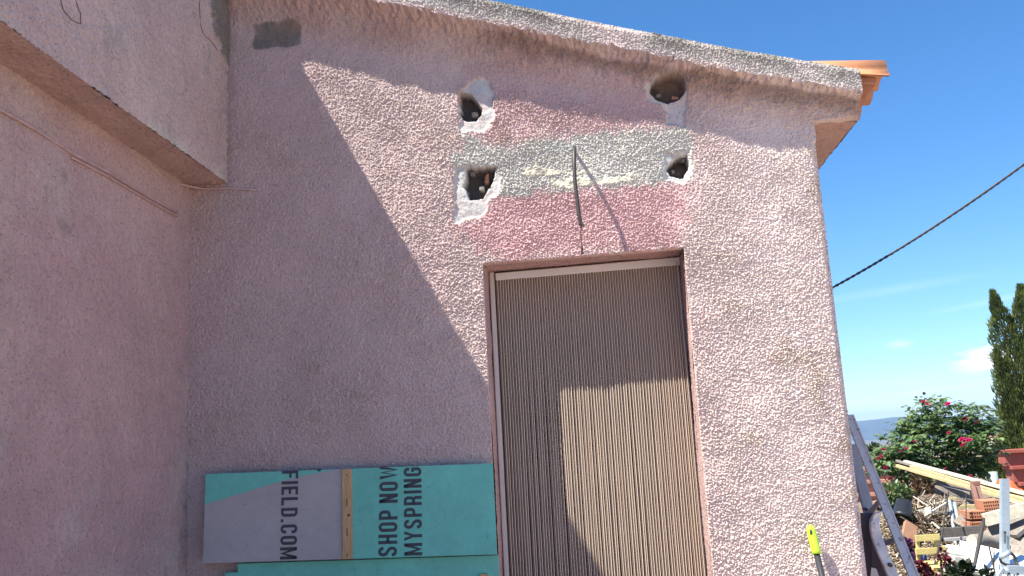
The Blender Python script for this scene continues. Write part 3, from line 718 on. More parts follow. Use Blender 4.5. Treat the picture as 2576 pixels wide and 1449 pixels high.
# condensed capitals drawn as stroked outlines; cell 0..w by 0..1, stroke s
GS = .158
def arc(cx, cy, rx, ry, a0, a1, n=7): return [(cx+rx*math.cos(math.radians(a0+(a1-a0)*i/n)), cy+ry*math.sin(math.radians(a0+(a1-a0)*i/n))) for i in range(n+1)]
h_ = GS/2; w_ = .46
def glyph(c):
    L_, R_, B_, T_ = h_, w_-h_, h_, 1-h_; r = .15; m = w_/2
    O = arc(R_-r, T_-r, r, r, 0, 90)+arc(L_+r, T_-r, r, r, 90, 180)+arc(L_+r, B_+r, r, r, 180, 270)+arc(R_-r, B_+r, r, r, 270, 360)
    d = {'I': ([[(h_, 0), (h_, 1)]], GS), 'L': ([[(L_, 1), (L_, B_), (w_-.04, B_)]], w_-.03),
         'F': ([[(L_, 0), (L_, T_), (w_-.03, T_)], [(L_, .52), (w_-.08, .52)]], w_-.02),
         'E': ([[(w_-.03, T_), (L_, T_), (L_, B_), (w_-.03, B_)], [(L_, .51), (w_-.07, .51)]], w_-.02),
         'H': ([[(L_, 0), (L_, 1)], [(R_, 0), (R_, 1)], [(L_, .5), (R_, .5)]], w_),
         'O': ([O+[O[0]]], w_),
         'D': ([arc(R_-r, T_-r, r, r, 0, 90)+[(L_, T_), (L_, B_)]+arc(R_-r, B_+r, r, r, 270, 360)+[(R_, T_-r)]], w_),
         'P': ([[(L_, 0), (L_, T_)]+list(reversed(arc(R_-r, T_-r, r, r, 0, 90)))+list(reversed(arc(R_-r, .44+r, r, r, 270, 360)))+[(L_, .44)]], w_),
         'R': ([[(L_, 0), (L_, T_)]+list(reversed(arc(R_-r, T_-r, r, r, 0, 90)))+list(reversed(arc(R_-r, .46+r, r, r, 270, 360)))+[(L_, .46)],
                [(R_-.11, .46), (R_+.01, .36), (R_+.01, 0)]], w_+.01),
         'C': ([[(R_, .66), (R_, T_-r)]+arc(R_-r, T_-r, r, r, 0, 90)+arc(L_+r, T_-r, r, r, 90, 180)+arc(L_+r, B_+r, r, r, 180, 270)+arc(R_-r, B_+r, r, r, 270, 360)+[(R_, .34)]], w_),
         'G': ([[(R_, .68), (R_, T_-r)]+arc(R_-r, T_-r, r, r, 0, 90)+arc(L_+r, T_-r, r, r, 90, 180)+arc(L_+r, B_+r, r, r, 180, 270)+arc(R_-r, B_+r, r, r, 270, 360)+[(R_, .49), (m, .49)]], w_),
         'S': ([[(R_, .72), (R_, T_-r)]+arc(R_-r, T_-r, r, r, 0, 90)+arc(L_+r, T_-r, r, r, 90, 180)+[(L_, .68), (L_+.05, .57), (R_-.05, .43), (R_, .32)]
                + list(reversed(arc(R_-r, B_+r, r, r, 270, 360)))+list(reversed(arc(L_+r, B_+r, r, r, 180, 270)))+[(L_, .28)]], w_),
         'N': ([[(L_, 0), (L_, 1)], [(L_+.005, .97), (R_-.005, .03)], [(R_, 0), (R_, 1)]], w_),
         'M': ([[(L_, 0), (L_, 1)], [(L_+.01, .96), (.31, .12), (.62-L_-.01, .96)], [(.62-L_, 0), (.62-L_, 1)]], .62),
         'W': ([[(.07, 1), (.20, .05), (.33, .92), (.46, .05), (.59, 1)]], .66),
         'Y': ([[(.06, 1), (m, .45), (w_-.06, 1)], [(m, .47), (m, 0)]], w_), '.': ([[(h_, 0), (h_, .15)]], GS), ' ': ([], .10)}
    return d[c]
def text_mesh(text, place, gap=.13):
    """place(s, t) -> world point for a position s along the line and t up the letter (letter heights)"""
    m = MB(); s = 0
    for ch in text:
        st, w = glyph(ch)
        for poly in st:
            n = len(poly); closed = n > 3 and abs(poly[0][0]-poly[-1][0])+abs(poly[0][1]-poly[-1][1]) < 1e-6
            Lf, Rt = [], []
            for i in range(n):
                p = Vector((*poly[i], 0))
                a = Vector((*poly[i-1], 0)) if i else (Vector((*poly[n-2], 0)) if closed else None)
                b2 = Vector((*poly[i+1], 0)) if i < n-1 else (Vector((*poly[1], 0)) if closed else None)
                d1 = (p-a).normalized() if a is not None and (p-a).length > 1e-6 else None
                d2 = (b2-p).normalized() if b2 is not None and (b2-p).length > 1e-6 else None
                if d1 is None: d1 = d2
                if d2 is None: d2 = d1
                n1_ = Vector((-d1.y, d1.x, 0)); n2_ = Vector((-d2.y, d2.x, 0)); nn = (n1_+n2_)
                if nn.length < 1e-3: nn = n1_
                nn.normalize(); k_ = min(1/max(nn.dot(n1_), .4), 2.2)
                Lf.append(p+nn*(h_*k_)); Rt.append(p-nn*(h_*k_))
            b0 = len(m.v)
            for a, b2 in zip(Lf, Rt):
                m.v.append(tuple(place(s+a.x, min(max(a.y, 0), 1)))); m.v.append(tuple(place(s+b2.x, min(max(b2.y, 0), 1))))
            for i in range(n-1): m.face(b0+2*i, b0+2*i+1, b0+2*i+3, b0+2*i+2)
        s += w+gap
    return m, s-gap
def add_text(text, a, b2, up_a, gap=.13, name='lettering'):
    """line runs from uv a to uv b; up_a = uv offset from baseline to cap line"""
    _, tot = text_mesh(text, lambda s, t: (s, t, 0), gap)
    def place(s, t):
        k_ = s/tot; return bpt(a[0]+(b2[0]-a[0])*k_+up_a[0]*t, a[1]+(b2[1]-a[1])*k_+up_a[1]*t, TB+.0012)
    m, _ = text_mesh(text, place, gap); return m.build(name, M_ink, board)
add_text('FIELD.COM', (.272, -.005), (.268, .985), (.058, 0), .12)    # reads downwards, cap line to the right
add_text('SHOP NOW', (.667, .985), (.678, -.015), (-.064, 0), .13)
add_text('MYSPRING', (.752, .985), (.757, .012), (-.061, 0), .13)
mb = MB(); slab(mb, [(.394, -.012), (.412, -.012), (.408, .012), (.400, .02)], TB+.0004, TB+.002); mb.build('torn_flap', M_ink, board)
# lower board
T2, R2 = on_y(566, 1418, -.085), on_y(1254, 1393, -.085)
b2nd = empty('printed_board', on_y(900, 1449, -.085), label='plain teal board below the lettered one, at the bottom edge left of door', cat='board')
L1, L2, R1 = on_y(597, 1418, -.042), on_y(566, 1441, -.042), on_y(1253, 1397, -.042); Rb = on_y(1262, 1600, -.06)
pl = [Vector((L2.x, L2.y, .02)), Vector((Rb.x, L2.y, .02)), R1, L1, Vector((L1.x+.003, L2.y, L2.z)), L2]
mb = MB(); n = len(pl); mb.v = [tuple(p) for p in pl]+[tuple(p+Vector((0, .012, 0))) for p in pl]
mb.face(*range(n)); mb.face(*reversed(range(n, 2*n)))
for i in range(n): j = (i+1) % n; mb.face(i, i+n, j+n, j)
mb.build('panel', M_teal, b2nd)
q = on_y(1218, 1447, -.046); mb = MB(); mb.box(q.x-.018, q.x+.018, q.y-.012, q.y, q.z-.1, q.z+.006); mb.build('wood_offcut', M_pine, b2nd, bevel=.002)

# ---------------------------------------------------------------- broom
bt = on_y(2037, 1320, -.045); bb_ = on_y(2068, 1449, -.10); dirb = (bb_-bt).normalized(); kk = (bt.z-.03)/-dirb.z; ft = bt+dirb*kk
br = empty('broom', (ft.x, ft.y, 0), label='black broom pole with lime green end leaning on the sunlit wall', cat='broom')
mb = MB(); mb.tube([bt+dirb*.10, ft], .0125, 12); mb.build('pole', M_handle, br, True)
mb = MB(); rr = [.010, .0165, .0178, .0178, .019, .0178, .0188, .0178, .0188, .0178, .0185]; nn_ = len(rr)
mb.tube([bt+dirb*(.002+i*.115/(nn_-1)) for i in range(nn_)], rr, 14); mb.build('grip', M_green, br, True)
mb = MB(); q = bt+dirb*.03+Vector((-.006, -.0172, 0)); mb.tube([q+Vector((0, 0, .012)), q, q-Vector((0, 0, .012))], [.003, .0055, .003], 8); mb.build('hang_hole', M_dark, br)
mb = MB(); mb.box(ft.x-.17, ft.x+.17, ft.y-.03, ft.y+.03, .04, .08); mb.build('head', M_black, br, bevel=.008)
mb = MB(); mb.box(ft.x-.165, ft.x+.165, ft.y-.035, ft.y+.035, .004, .042); mb.build('bristles', M_green, br)

# ---------------------------------------------------------------- ladder against the side wall
a1, b1 = Q(98, 215, 4.75), Q(640, 1560, 4.25)
def extend_to_ground(a, b_, z=.0):
    d = (b_-a); return a+d*((a.z-z)/-d.z)
f1 = extend_to_ground(a1, b1)
lad = empty('ladder', (f1.x, f1.y, 0), label='grey aluminium ladder leaning on the house corner beside the garden', cat='ladder')
def channel(m, a, b_, w, d, lip=.006, face=(0, -1, 0)):   # stile: U-section showing its web
    m.beam(a, b_, w, d, upv=face)
mb = MB(); channel(mb, a1, f1, .040, .022); mb.build('stile', M_alu, lad, bevel=.004)
mb = MB(); dd = (f1-a1).normalized(); sdv = dd.cross(Vector((0, -1, 0))).normalized()
for s in (-1, 1): mb.beam(a1+sdv*s*.0185+Vector((0, -.016, 0)), f1+sdv*s*.0185+Vector((0, -.016, 0)), .006, .008, upv=(0, -1, 0))
mb.build('stile_lip', M_alu, lad)
a2, b2_ = Q(120, 440, 5.15), Q(262, 985, 5.0); f2 = extend_to_ground(a2, b2_)
mb = MB(); channel(mb, a2, f2, .055, .026); mb.build('stile', M_alu2, lad, bevel=.004)
for k_ in (.30, .43, .56, .69, .82, .93):
    mb = MB(); mb.tube([a1.lerp(f1, k_)+Vector((0, .0, 0)), a2.lerp(f2, k_)], .014, 8); mb.build('rung', M_alu2, lad, True)
for cx_, cy_ in ((338, 935), (228, 935)):
    q = Q(cx_, cy_, 4.45 if cx_ > 300 else 4.9); mb = MB(); mb.tube([q+Vector((0, -.016, 0)), q+Vector((0, .02, 0))], .008, 10); mb.build('rivet', M_dark, lad)
# curved outer section of the second ladder
cl = empty('stepladder', (Q(330, 1449, 4.3).x, Q(330, 1449, 4.3).y, 0), label='folded ladder section with curved silver rail and dark plate between ladder and wall corner', cat='ladder')
cpts = [Q(330, 955, 4.35), Q(305, 1000, 4.35), Q(298, 1060, 4.34), Q(312, 1140, 4.33), Q(352, 1250, 4.3), Q(405, 1370, 4.28), Q(460, 1500, 4.25)]
cpts.append(extend_to_ground(cpts[-2], cpts[-1])); cs = smoothpts(cpts[:-1], 4)+[cpts[-1]]
mb = MB(); wv = Vector((.021, 0, .006)); b0 = 0
for p in cs:
    for s, y in ((-1, -.014), (1, -.014), (1, .014), (-1, .014)): mb.v.append(tuple(p+wv*s+Vector((0, y, 0))))
for i in range(len(cs)-1):
    for k_ in range(4): j = (k_+1) % 4; mb.face(i*4+k_, i*4+j, i*4+4+j, i*4+4+k_)
mb.face(3, 2, 1, 0); mb.build('curved_rail', M_alu, cl, bevel=.003)
mb = MB(); pl = [Q(196, 965, 4.5), Q(318, 962, 4.5)]+[c+Vector((0, .05, 0)) for c in cs[2::5]]; last = cs[-1]
pl += [Vector((last.x, 0.45, 0)), Vector((Q(230, 1449, 4.5).x-.05, .5, 0)), Q(225, 1300, 4.5)]
n = len(pl); mb.v = [tuple(p) for p in pl]+[tuple(p+Vector((0, .02, 0))) for p in pl]; mb.face(*range(n)); mb.face(*reversed(range(n, 2*n)))
for i in range(n): j = (i+1) % n; mb.face(i, i+n, j+n, j)
mb.build('side_plate', mat('plate_dark_grey', (.13, .125, .13), .6, .1, noise=(10, .15)), cl)
mb = MB(); q = Q(412, 1362, 4.25); mb.tube([q, q+Vector((0, -.02, 0))], .009, 10); mb.build('bolt', M_dark, cl)
mb = MB(); mb.hexa([Q(262, 1500, 4.2), Q(350, 1500, 4.2), Q(350, 1500, 4.24), Q(262, 1500, 4.24), Q(275, 1384, 4.2), Q(312, 1392, 4.2), Q(312, 1392, 4.24), Q(275, 1384, 4.24)])
mb.build('foot_plate', M_alu2, cl)

# ---------------------------------------------------------------- garden bank the scrap lies on
K = 1.9; GZ0 = -.56                           # garden pieces are sized in units of K; ground level of the lower garden
def G_(cx, cy, d): return Q(cx, cy, d*K)
def V3(t): return Vector(t)*K
def bank_z(x, y):
    x = np.asarray(x, float); y = np.asarray(y, float)
    c = G_(850, 1000, 6.5)
    z = .28*smooth(5.0, 7.2, y)+.36*smooth(7.2, 9.6, y)+.16*np.exp(-((x-c.x)/1.2)**2-((y-c.y)/.8)**2)
    return GZ0+z*smooth(17, 14, y)*smooth(13.5, 11.5, x)*smooth(corner+.3, corner+1.6, x)
nx_, ny_ = 300, 300; gx = np.linspace(corner+.2, 14, nx_); gy = np.linspace(3.5, 17.5, ny_); GX, GY = np.meshgrid(gx, gy)
GZ = bank_z(GX, GY)+.03*fractal(GX.shape, 40, 77, 4)*smooth(GZ0, GZ0+.1, bank_z(GX, GY))-.012
M_soil = mat('garden_soil', (.22, .17, .12), .95, noise=[(3, .25), (25, .3)], bump=(20, .03))
link('garden_bank', np_mesh('garden_bank', np.stack([GX, GY, GZ], -1).reshape(-1, 3), grid_faces(ny_, nx_)), M_soil, kind='structure')
def on_bank(cx, cy):
    d = ray(2102.5+cx*.3268, 975.5+cy*.3268); d = d/d.y; q = None
    for i in range(200):
        q = CAMP+d*(8.0+i*.07)
        if q.z < float(bank_z(q.x, q.y)): return Vector((q.x, q.y, float(bank_z(q.x, q.y))))
    return q

# ---------------------------------------------------------------- power cable (two twisted strands)
pa, pb = on_y(2060, 742, 1.6), on_y(2680, 335, .9)
n = 260; c0 = []; c1 = []; dd = (pb-pa); sx = dd.cross(Vector((0, 0, 1))).normalized(); sz = sx.cross(dd).normalized()
for i in range(n+1):
    t_ = i/n; p = pa+dd*t_-Vector((0, 0, .09*4*t_*(1-t_)*.45)); a = t_*2*math.pi*21
    o = (sx*math.cos(a)+sz*math.sin(a))*.0033; c0.append(p+o); c1.append(p-o)
pcab = empty('power_cable', pa, label='black twisted overhead cable crossing the blue sky from the house corner', cat='power cable')
for c in (c0, c1): mb = MB(); mb.tube(c, .0048, 7); mb.build('cable_core', M_black, pcab, True)

# ---------------------------------------------------------------- foliage helpers
def leaf_cloud(name, P, D, Nn, size, color, mtl, parent=None, wid=.74, **k):
    """P base points, D directions, Nn normals (n,3); folded four-sided leaves"""
    n = len(P); D = D/np.linalg.norm(D, axis=1, keepdims=True); S_ = np.cross(D, Nn); S_ /= np.linalg.norm(S_, axis=1, keepdims=True)+1e-9
    Nn = np.cross(S_, D); s = np.asarray(size).reshape(-1, 1)*np.ones((n, 1))
    v0 = P; v1 = P+D*s*.28+S_*s*wid*.42+Nn*s*.08; v2 = P+D*s*.7+S_*s*wid*.36+Nn*s*.07; v3 = P+D*s+Nn*s*-.10
    v4 = P+D*s*.7-S_*s*wid*.36+Nn*s*.07; v5 = P+D*s*.28-S_*s*wid*.42+Nn*s*.08; v6 = P+D*s*.5-Nn*s*.03
    V_ = np.stack([v0, v1, v2, v3, v4, v5, v6], 1).reshape(-1, 3)
    t_ = np.array([[0, 1, 6], [1, 2, 6], [2, 3, 6], [3, 4, 6], [4, 5, 6], [5, 0, 6]]); Fc = (np.arange(n)[:, None, None]*7+t_[None]).reshape(-1, 3)
    return link(name, np_mesh(name, V_, Fc, False, np.repeat(color, 7, 0), 3), mtl, parent, **k)
def rnd_unit(n):
    v = RNG.standard_normal((n, 3)); return v/np.linalg.norm(v, axis=1, keepdims=True)

def rose_mesh(seed, dark=False):
    r = random.Random(seed); m = MB()
    for ring, (cnt, rad_, hgt, open_) in enumerate(((3, .25, .75, .1), (5, .5, .72, .32), (6, .78, .62, .62), (7, 1.0, .42, .98))):
        for i in range(cnt):
            a0 = 2*math.pi*(i+r.random()*.4)/cnt+ring*.7; wd = 2*math.pi/cnt*.62; b0 = len(m.v)
            for v in range(4):
                vv = v/3
                for u in range(4):
                    uu = (u/3-.5)*2; a = a0+uu*wd*(.5+.5*math.sin(math.pi*min(vv+.25, 1)))
                    rr_ = rad_*(.25+.75*vv**(1.3-open_*.6))*(1+.05*r.uniform(-1, 1)); z = hgt*vv*(1-.25*uu*uu)*(1-.35*open_*vv)+(-.12 if ring == 3 and vv > .9 else 0)
                    m.v.append((rr_*math.cos(a), rr_*math.sin(a), z-.25))
            for v in range(3):
                for u in range(3): q = b0+v*4+u; m.face(q, q+1, q+5, q+4)
    for i in range(5):
        a = 2*math.pi*i/5; b0 = len(m.v); m.v += [(0, 0, -.42), (.3*math.cos(a-.4), .3*math.sin(a-.4), -.22), (.75*math.cos(a), .75*math.sin(a), -.3), (.3*math.cos(a+.4), .3*math.sin(a+.4), -.22)]
        m.face(b0, b0+1, b0+2, b0+3, mi=1)
    me = m.mesh('rose', True); me.materials.append(M_petal2 if dark else M_petal); me.materials.append(M_bud); return me
ROSE = [rose_mesh(1), rose_mesh(2), rose_mesh(3, True)]

# ---------------------------------------------------------------- rose bush
DB = 8.0
base = G_(760, 1250, DB); base.z = float(bank_z(base.x, base.y))
bush = empty('rose_bush', base, label='tall rose bush with many dark red blooms rising against the far mountains', cat='rose bush')
tips = [(675, 118, 7.9), (705, 150, 7.8), (795, 110, 8.1), (862, 135, 7.9), (900, 200, 8.1), (640, 215, 8), (580, 230, 8), (555, 290, 8.1), (1010, 165, 8.1), (1075, 150, 8.05),
        (990, 250, 8), (1083, 280, 8), (1130, 200, 8.2), (1200, 260, 8.1), (1225, 310, 8.0), (490, 310, 7.9), (440, 390, 7.9), (370, 480, 7.7), (335, 545, 7.6), (380, 620, 7.5),
        (300, 520, 7.8), (260, 560, 7.9), (968, 400, 7.7), (1018, 405, 7.7), (1180, 400, 7.9), (1240, 470, 8.0), (600, 400, 7.7), (540, 460, 7.6), (498, 490, 7.6), (700, 300, 7.8),
        (800, 300, 7.8), (868, 350, 7.8), (760, 420, 7.7), (680, 480, 7.7), (900, 480, 7.8), (1100, 480, 7.8), (1220, 560, 8.0), (1000, 560, 7.9), (850, 560, 7.8), (1160, 640, 8.0),
        (420, 560, 7.8), (450, 640, 7.7), (560, 560, 7.7), (640, 600, 7.7), (740, 600, 7.8), (520, 690, 7.6), (940, 660, 7.9), (1060, 690, 7.9), (290, 600, 7.6), (1130, 540, 7.9), (980, 320, 8.0), (1080, 380, 7.9), (1150, 330, 8.1)]
stemb = MB(); LP, LD, LN, LS = [], [], [], []
for (cx_, cy_, d) in tips:
    tip = G_(cx_, cy_, d); root = Vector((base.x+(tip.x-base.x)*.35+random.uniform(-.2, .2), base.y+random.uniform(-.2, .3), base.z-.05))
    mid = root.lerp(tip, .55)+V3((random.uniform(-.08, .08), random.uniform(-.08, .08), .1))
    pts = smoothpts([root, mid, root.lerp(tip, .82)+V3((random.uniform(-.03, .03), 0, .05)), tip], 5)
    stemb.tube(pts, [.009-.006*i/len(pts) for i in range(len(pts))], 5)
    for i, p in enumerate(pts):
        if i < len(pts)*.33: continue
        for rep in range(3 if random.random() < .4 else 2):
            a = random.uniform(0, 6.28); out = Vector((math.cos(a), math.sin(a), random.uniform(-.1, .7))).normalized(); Lr = random.uniform(.10, .24)
            q = p+V3((random.uniform(-.04, .04), random.uniform(-.05, .05), random.uniform(-.04, .04)))
            for t_ in ((.35, 1), (.35, -1), (.7, 1), (.7, -1), (1.0, 0)):
                sd_ = out.cross(Vector((0, 0, 1))).normalized(); pos = q+out*Lr*t_[0]
                dv = (out*.5+sd_*t_[1]).normalized() if t_[1] else out
                LP.append(pos); LD.append(dv+V3((0, 0, random.uniform(-.5, .15)))); LN.append(Vector((random.uniform(-.5, .5), random.uniform(-.5, .5), 1)))
                LS.append(random.uniform(.065, .11))
stemb.build('stems', M_stem, bush, True)
LP, LD, LN = (np.array([tuple(v) for v in a]) for a in (LP, LD, LN)); n = len(LP)
pal = np.array([(.13, .20, .07), (.09, .17, .065), (.18, .26, .10), (.14, .21, .13), (.28, .34, .09)]); w = RNG.choice(5, n, p=[.32, .28, .2, .15, .05])
rep5 = np.repeat(RNG.choice(5, n//5, p=[.32, .28, .2, .15, .05]), 5); colr = pal[rep5]*RNG.uniform(.8, 1.25, (n, 1))
leaf_cloud('foliage', LP, LD, LN, np.array(LS), colr, M_leaf, bush, kind='stuff')
for i, (cx_, cy_, r_, d) in enumerate([(675, 106, 23, 7.85), (706, 128, 19, 7.8), (862, 122, 23, 7.85), (992, 238, 20, 7.9), (1083, 264, 19, 7.9), (868, 343, 14, 7.7), (966, 396, 23, 7.55),
        (1018, 400, 26, 7.55), (978, 438, 25, 7.5), (607, 412, 14, 7.55), (540, 465, 12, 7.5), (498, 490, 13, 7.5), (366, 473, 18, 7.55), (325, 543, 19, 7.45), (352, 528, 20, 7.45),
        (380, 615, 20, 7.4), (420, 698, 17, 7.4), (435, 715, 14, 7.35), (367, 793, 19, 7.3), (880, 652, 11, 7.6), (410, 435, 9, 7.6), (1035, 675, 12, 7.7), (840, 620, 9, 7.6)]):
    p = G_(cx_, cy_, d-.06); o = bpy.data.objects.new('rose', ROSE[2 if i in (3, 4, 5, 16, 17, 21) else i % 2]); COL.objects.link(o); o.parent = bush
    o.location = p-base; s = 1.15*r_/6885*d*K; o.scale = (s, s, s); o.rotation_euler = (random.uniform(.2, .9), random.uniform(-.4, .4), random.uniform(0, 6))

def small_shrub(name, pts, n, size, pal, label, cat, spread=.06, mtl=None, nstem=9, kind_leaf='foliage'):
    """pts: (cx, cy, r_px, d) blobs"""
    c0_ = G_(*pts[-1][:2], pts[-1][3]); bs = Vector((c0_.x, c0_.y, float(bank_z(c0_.x, c0_.y))-.02))
    e_ = empty(name, bs, label=label, cat=cat); m = MB(); P, D, Nn = [], [], []
    for k_ in range(n):
        cx_, cy_, r_, d = random.choice(pts); c = G_(cx_, cy_, d); v = Vector(rnd_unit(1)[0])*(r_/6885*d*K)*random.random()**.4
        P.append(c+v); D.append(v.normalized()+Vector(rnd_unit(1)[0])*.7+V3((0, 0, .2))); Nn.append(Vector((0, 0, 1))+Vector(rnd_unit(1)[0])*.7)
    for k_ in range(nstem):
        cx_, cy_, r_, d = pts[k_ % len(pts)]; t_ = G_(cx_+random.uniform(-r_, r_)*.6, cy_, d)
        m.tube([bs+V3((random.uniform(-.05, .05), random.uniform(-.05, .05), 0)), bs.lerp(t_, .6)+V3((random.uniform(-.05, .05), 0, .05)), t_], [.008, .006, .003], 5)
    m.build('stems', M_stem, e_)
    P, D, Nn = (np.array([tuple(v) for v in a]) for a in (P, D, Nn)); pl_ = np.array(pal)
    leaf_cloud(kind_leaf, P, D, Nn, RNG.uniform(size*.7, size*1.3, n)*K*.8, pl_[RNG.integers(0, len(pal), n)]*RNG.uniform(.75, 1.3, (n, 1)), mtl or M_leaf, e_, kind='stuff')
    return e_
G3 = [(.11, .18, .055), (.08, .15, .05), (.16, .23, .08), (.14, .20, .11)]
small_shrub('shrub', [(440, 800, 70, 6.9), (430, 880, 70, 6.9), (470, 950, 70, 6.9), (460, 1020, 60, 6.9), (520, 820, 50, 7.0), (490, 1150, 40, 6.9)], 900, .042, G3,
            'small leafy green shrub between the leaning ladder and the black pot', 'shrub')
small_shrub('shrub', [(280, 500, 60, 9.4), (240, 560, 60, 9.4), (330, 560, 50, 9.4), (300, 900, 40, 9.4)], 700, .05, [(.05, .085, .04), (.07, .10, .04)],
            'green shrub behind the rose bush, left of it below the mountains', 'shrub')
RD3 = [(.10, .012, .02), (.14, .015, .025), (.07, .012, .02)]
small_shrub('red_leaved_plant', [(690, 1410, 38, 5.2), (650, 1375, 20, 5.2), (720, 1450, 45, 5.2), (660, 1560, 40, 5.2)], 150, .035, RD3, 'dark red leaved plant in front of the yellow chair at the bottom edge', 'plant')
small_shrub('red_leaved_plant', [(825, 1290, 40, 5.4), (840, 1330, 30, 5.4), (880, 1370, 35, 5.4), (900, 1560, 30, 5.4)], 130, .035, RD3, 'dark red leaved plant to the right of the yellow chair', 'plant')
small_shrub('purple_plant', [(540, 1215, 35, 5.9), (570, 1290, 35, 5.9), (610, 1310, 30, 5.8), (560, 1500, 30, 5.9)], 260, .04, [(.12, .03, .10), (.16, .07, .24), (.09, .02, .06)], 'purple flowering plant beside the brown board and the ladder', 'plant')
small_shrub('dark_plant', [(960, 1430, 60, 5.0), (1000, 1400, 35, 5.0), (900, 1450, 45, 5.0), (950, 1560, 40, 5.0)], 260, .045, [(.02, .035, .015), (.03, .045, .02)], 'dark green plant at the bottom edge before the white panel', 'plant')
small_shrub('dark_plant', [(1140, 1445, 45, 4.9), (1170, 1430, 25, 4.9), (1120, 1560, 40, 4.9)], 120, .04, [(.02, .035, .015), (.03, .045, .02)], 'small dark leaf tips poking up at the foot of the white panel', 'plant')
small_shrub('dry_shrub', [(650, 700, 70, 7.5), (700, 760, 70, 7.5), (640, 800, 60, 7.4), (740, 820, 60, 7.4), (690, 1000, 40, 7.4)], 700, .04, [(.12, .05, .03), (.20, .13, .08), (.05, .03, .02), (.08, .09, .04)],
            'withered brown shrub under the stacked battens behind the black pot', 'shrub')

# ---------------------------------------------------------------- cypress and thuja
def plume_tree(name, plumes, n, size, pal, label, cat, trunk):
    tb = Vector(trunk); e_ = empty(name, (tb.x, tb.y, GZ0), label=label, cat=cat)
    P, D = [], []
    tot = sum(((q[0]-q[1]).length)*q[2] for q in plumes)
    for a, b_, r_ in plumes:
        k_ = int(n*((a-b_).length*r_)/tot)
        t_ = RNG.random(k_)**.9; ax = np.array(b_-a); prof = r_*np.minimum(1, (1-t_)*1.75+.03)**.95*(.7+.3*np.minimum(1, t_*5))
        ang = RNG.uniform(0, 2*np.pi, k_); wob = 1+.16*np.sin(ang*3+t_*19)+.12*np.sin(t_*43+ang)
        rr_ = prof*wob*(RNG.random(k_)**.22)
        rv = np.stack([np.cos(ang), np.sin(ang), 0*ang], -1)
        P.append(np.array(a)+ax*t_[:, None]+rv*rr_[:, None]); D.append(ax/np.linalg.norm(ax)*1.0+rv*.45+rnd_unit(k_)*.28)
    P = np.concatenate(P); D = np.concatenate(D); k_ = len(P); pl_ = np.array(pal)
    cl_ = np.sin(P[:, 2]*9+P[:, 0]*14)+np.sin(P[:, 0]*23-P[:, 2]*15)
    idx = np.clip((cl_*.7+RNG.uniform(-1, 1, k_)+1.5), 0, len(pal)-1).astype(int)
    leaf_cloud('crown', P, D, rnd_unit(k_), RNG.uniform(size*.6, size*1.4, k_), pl_[idx]*RNG.uniform(.75, 1.3, (k_, 1)), M_cyp, e_, wid=.22, kind='stuff')
    m = MB(); top = plumes[0][1].lerp(plumes[0][0], .2)
    m.tube([Vector((tb.x, tb.y, GZ0-.1)), Vector((tb.x, tb.y, plumes[0][0].z)), top], [.10, .08, .02], 9)
    for a, b_, r_ in plumes[1:]: m.tube([Vector((tb.x, tb.y, a.z-.3)), a, a.lerp(b_, .7)], [.05, .03, .01], 6)
    m.build('trunk', M_bark, e_, True); return e_
yc = 19.0-DIST
def yp(px, py, y=yc): return on_y(px, py, y)
CG = [(.055, .08, .022), (.085, .125, .03), (.13, .17, .04), (.19, .22, .055)]
plume_tree('cypress', [(yp(2625, 1330), yp(2650, 560), .62), (yp(2572, 1010), yp(2498, 736), .33), (yp(2582, 1060), yp(2568, 722), .42), (yp(2560, 1100), yp(2508, 885), .25),
                       (yp(2575, 1200), yp(2530, 960), .32), (yp(2575, 1260), yp(2545, 1020), .30), (yp(2612, 1000), yp(2606, 640), .32)], 46000, .085, CG,
           'tall dark green cypress at the right edge, rising against the sky', 'cypress tree', yp(2612, 1330))
plume_tree('thuja_shrub', [(yp(2560, 1220, 15), yp(2556, 1090, 15), .62), (yp(2540, 1220, 15), yp(2528, 1105, 15), .4)], 6500, .12, [(.06, .09, .02), (.09, .12, .025), (.13, .16, .03)],
           'low bright green conifer shrub behind the red wall, left of the cypress', 'shrub', yp(2556, 1220, 15))

# ---------------------------------------------------------------- red walls
def ledge_wall(name, x0, x1, y, ztop_, courses, hc, mtl, label, lip=.09, thick=.3, step=0.0):
    e_ = empty(name, ((x0+x1)/2, y, 0), label=label, cat='wall')
    for c in range(courses):
        z1 = ztop_-c*hc; xa_ = x0+c*step
        m = MB(); m.box(xa_, x1, y, y+thick, z1-hc, z1-.065); m.build('course', mtl, e_, bevel=.004)
        m = MB(); m.box(xa_-.04, x1+.04, y-lip, y+thick+.04, z1-.0648, z1); m.build('coping', mtl, e_, bevel=.006)
    zz = ztop_-courses*hc
    if zz > GZ0: m = MB(); m.box(x0+courses*step, x1, y, y+thick, GZ0-.1, zz-.0005); m.build('course', mtl, e_)
    return e_
p = G_(1293, 478, 9.2); p2 = G_(1500, 478, 9.2)
ledge_wall('garden_wall', p.x, p2.x+2.3, p.y, p.z, 4, .295, M_red, 'red painted stepped wall with ledges below the cypress', step=.10)
p = G_(150, 625, 8.8); p2 = G_(520, 625, 8.8)
ledge_wall('garden_wall', p.x-2.0, p2.x, p.y, p.z+.02, 5, .22, M_redp, 'pinkish brick garden wall seen between ladder and rose bush', lip=.06, step=0)

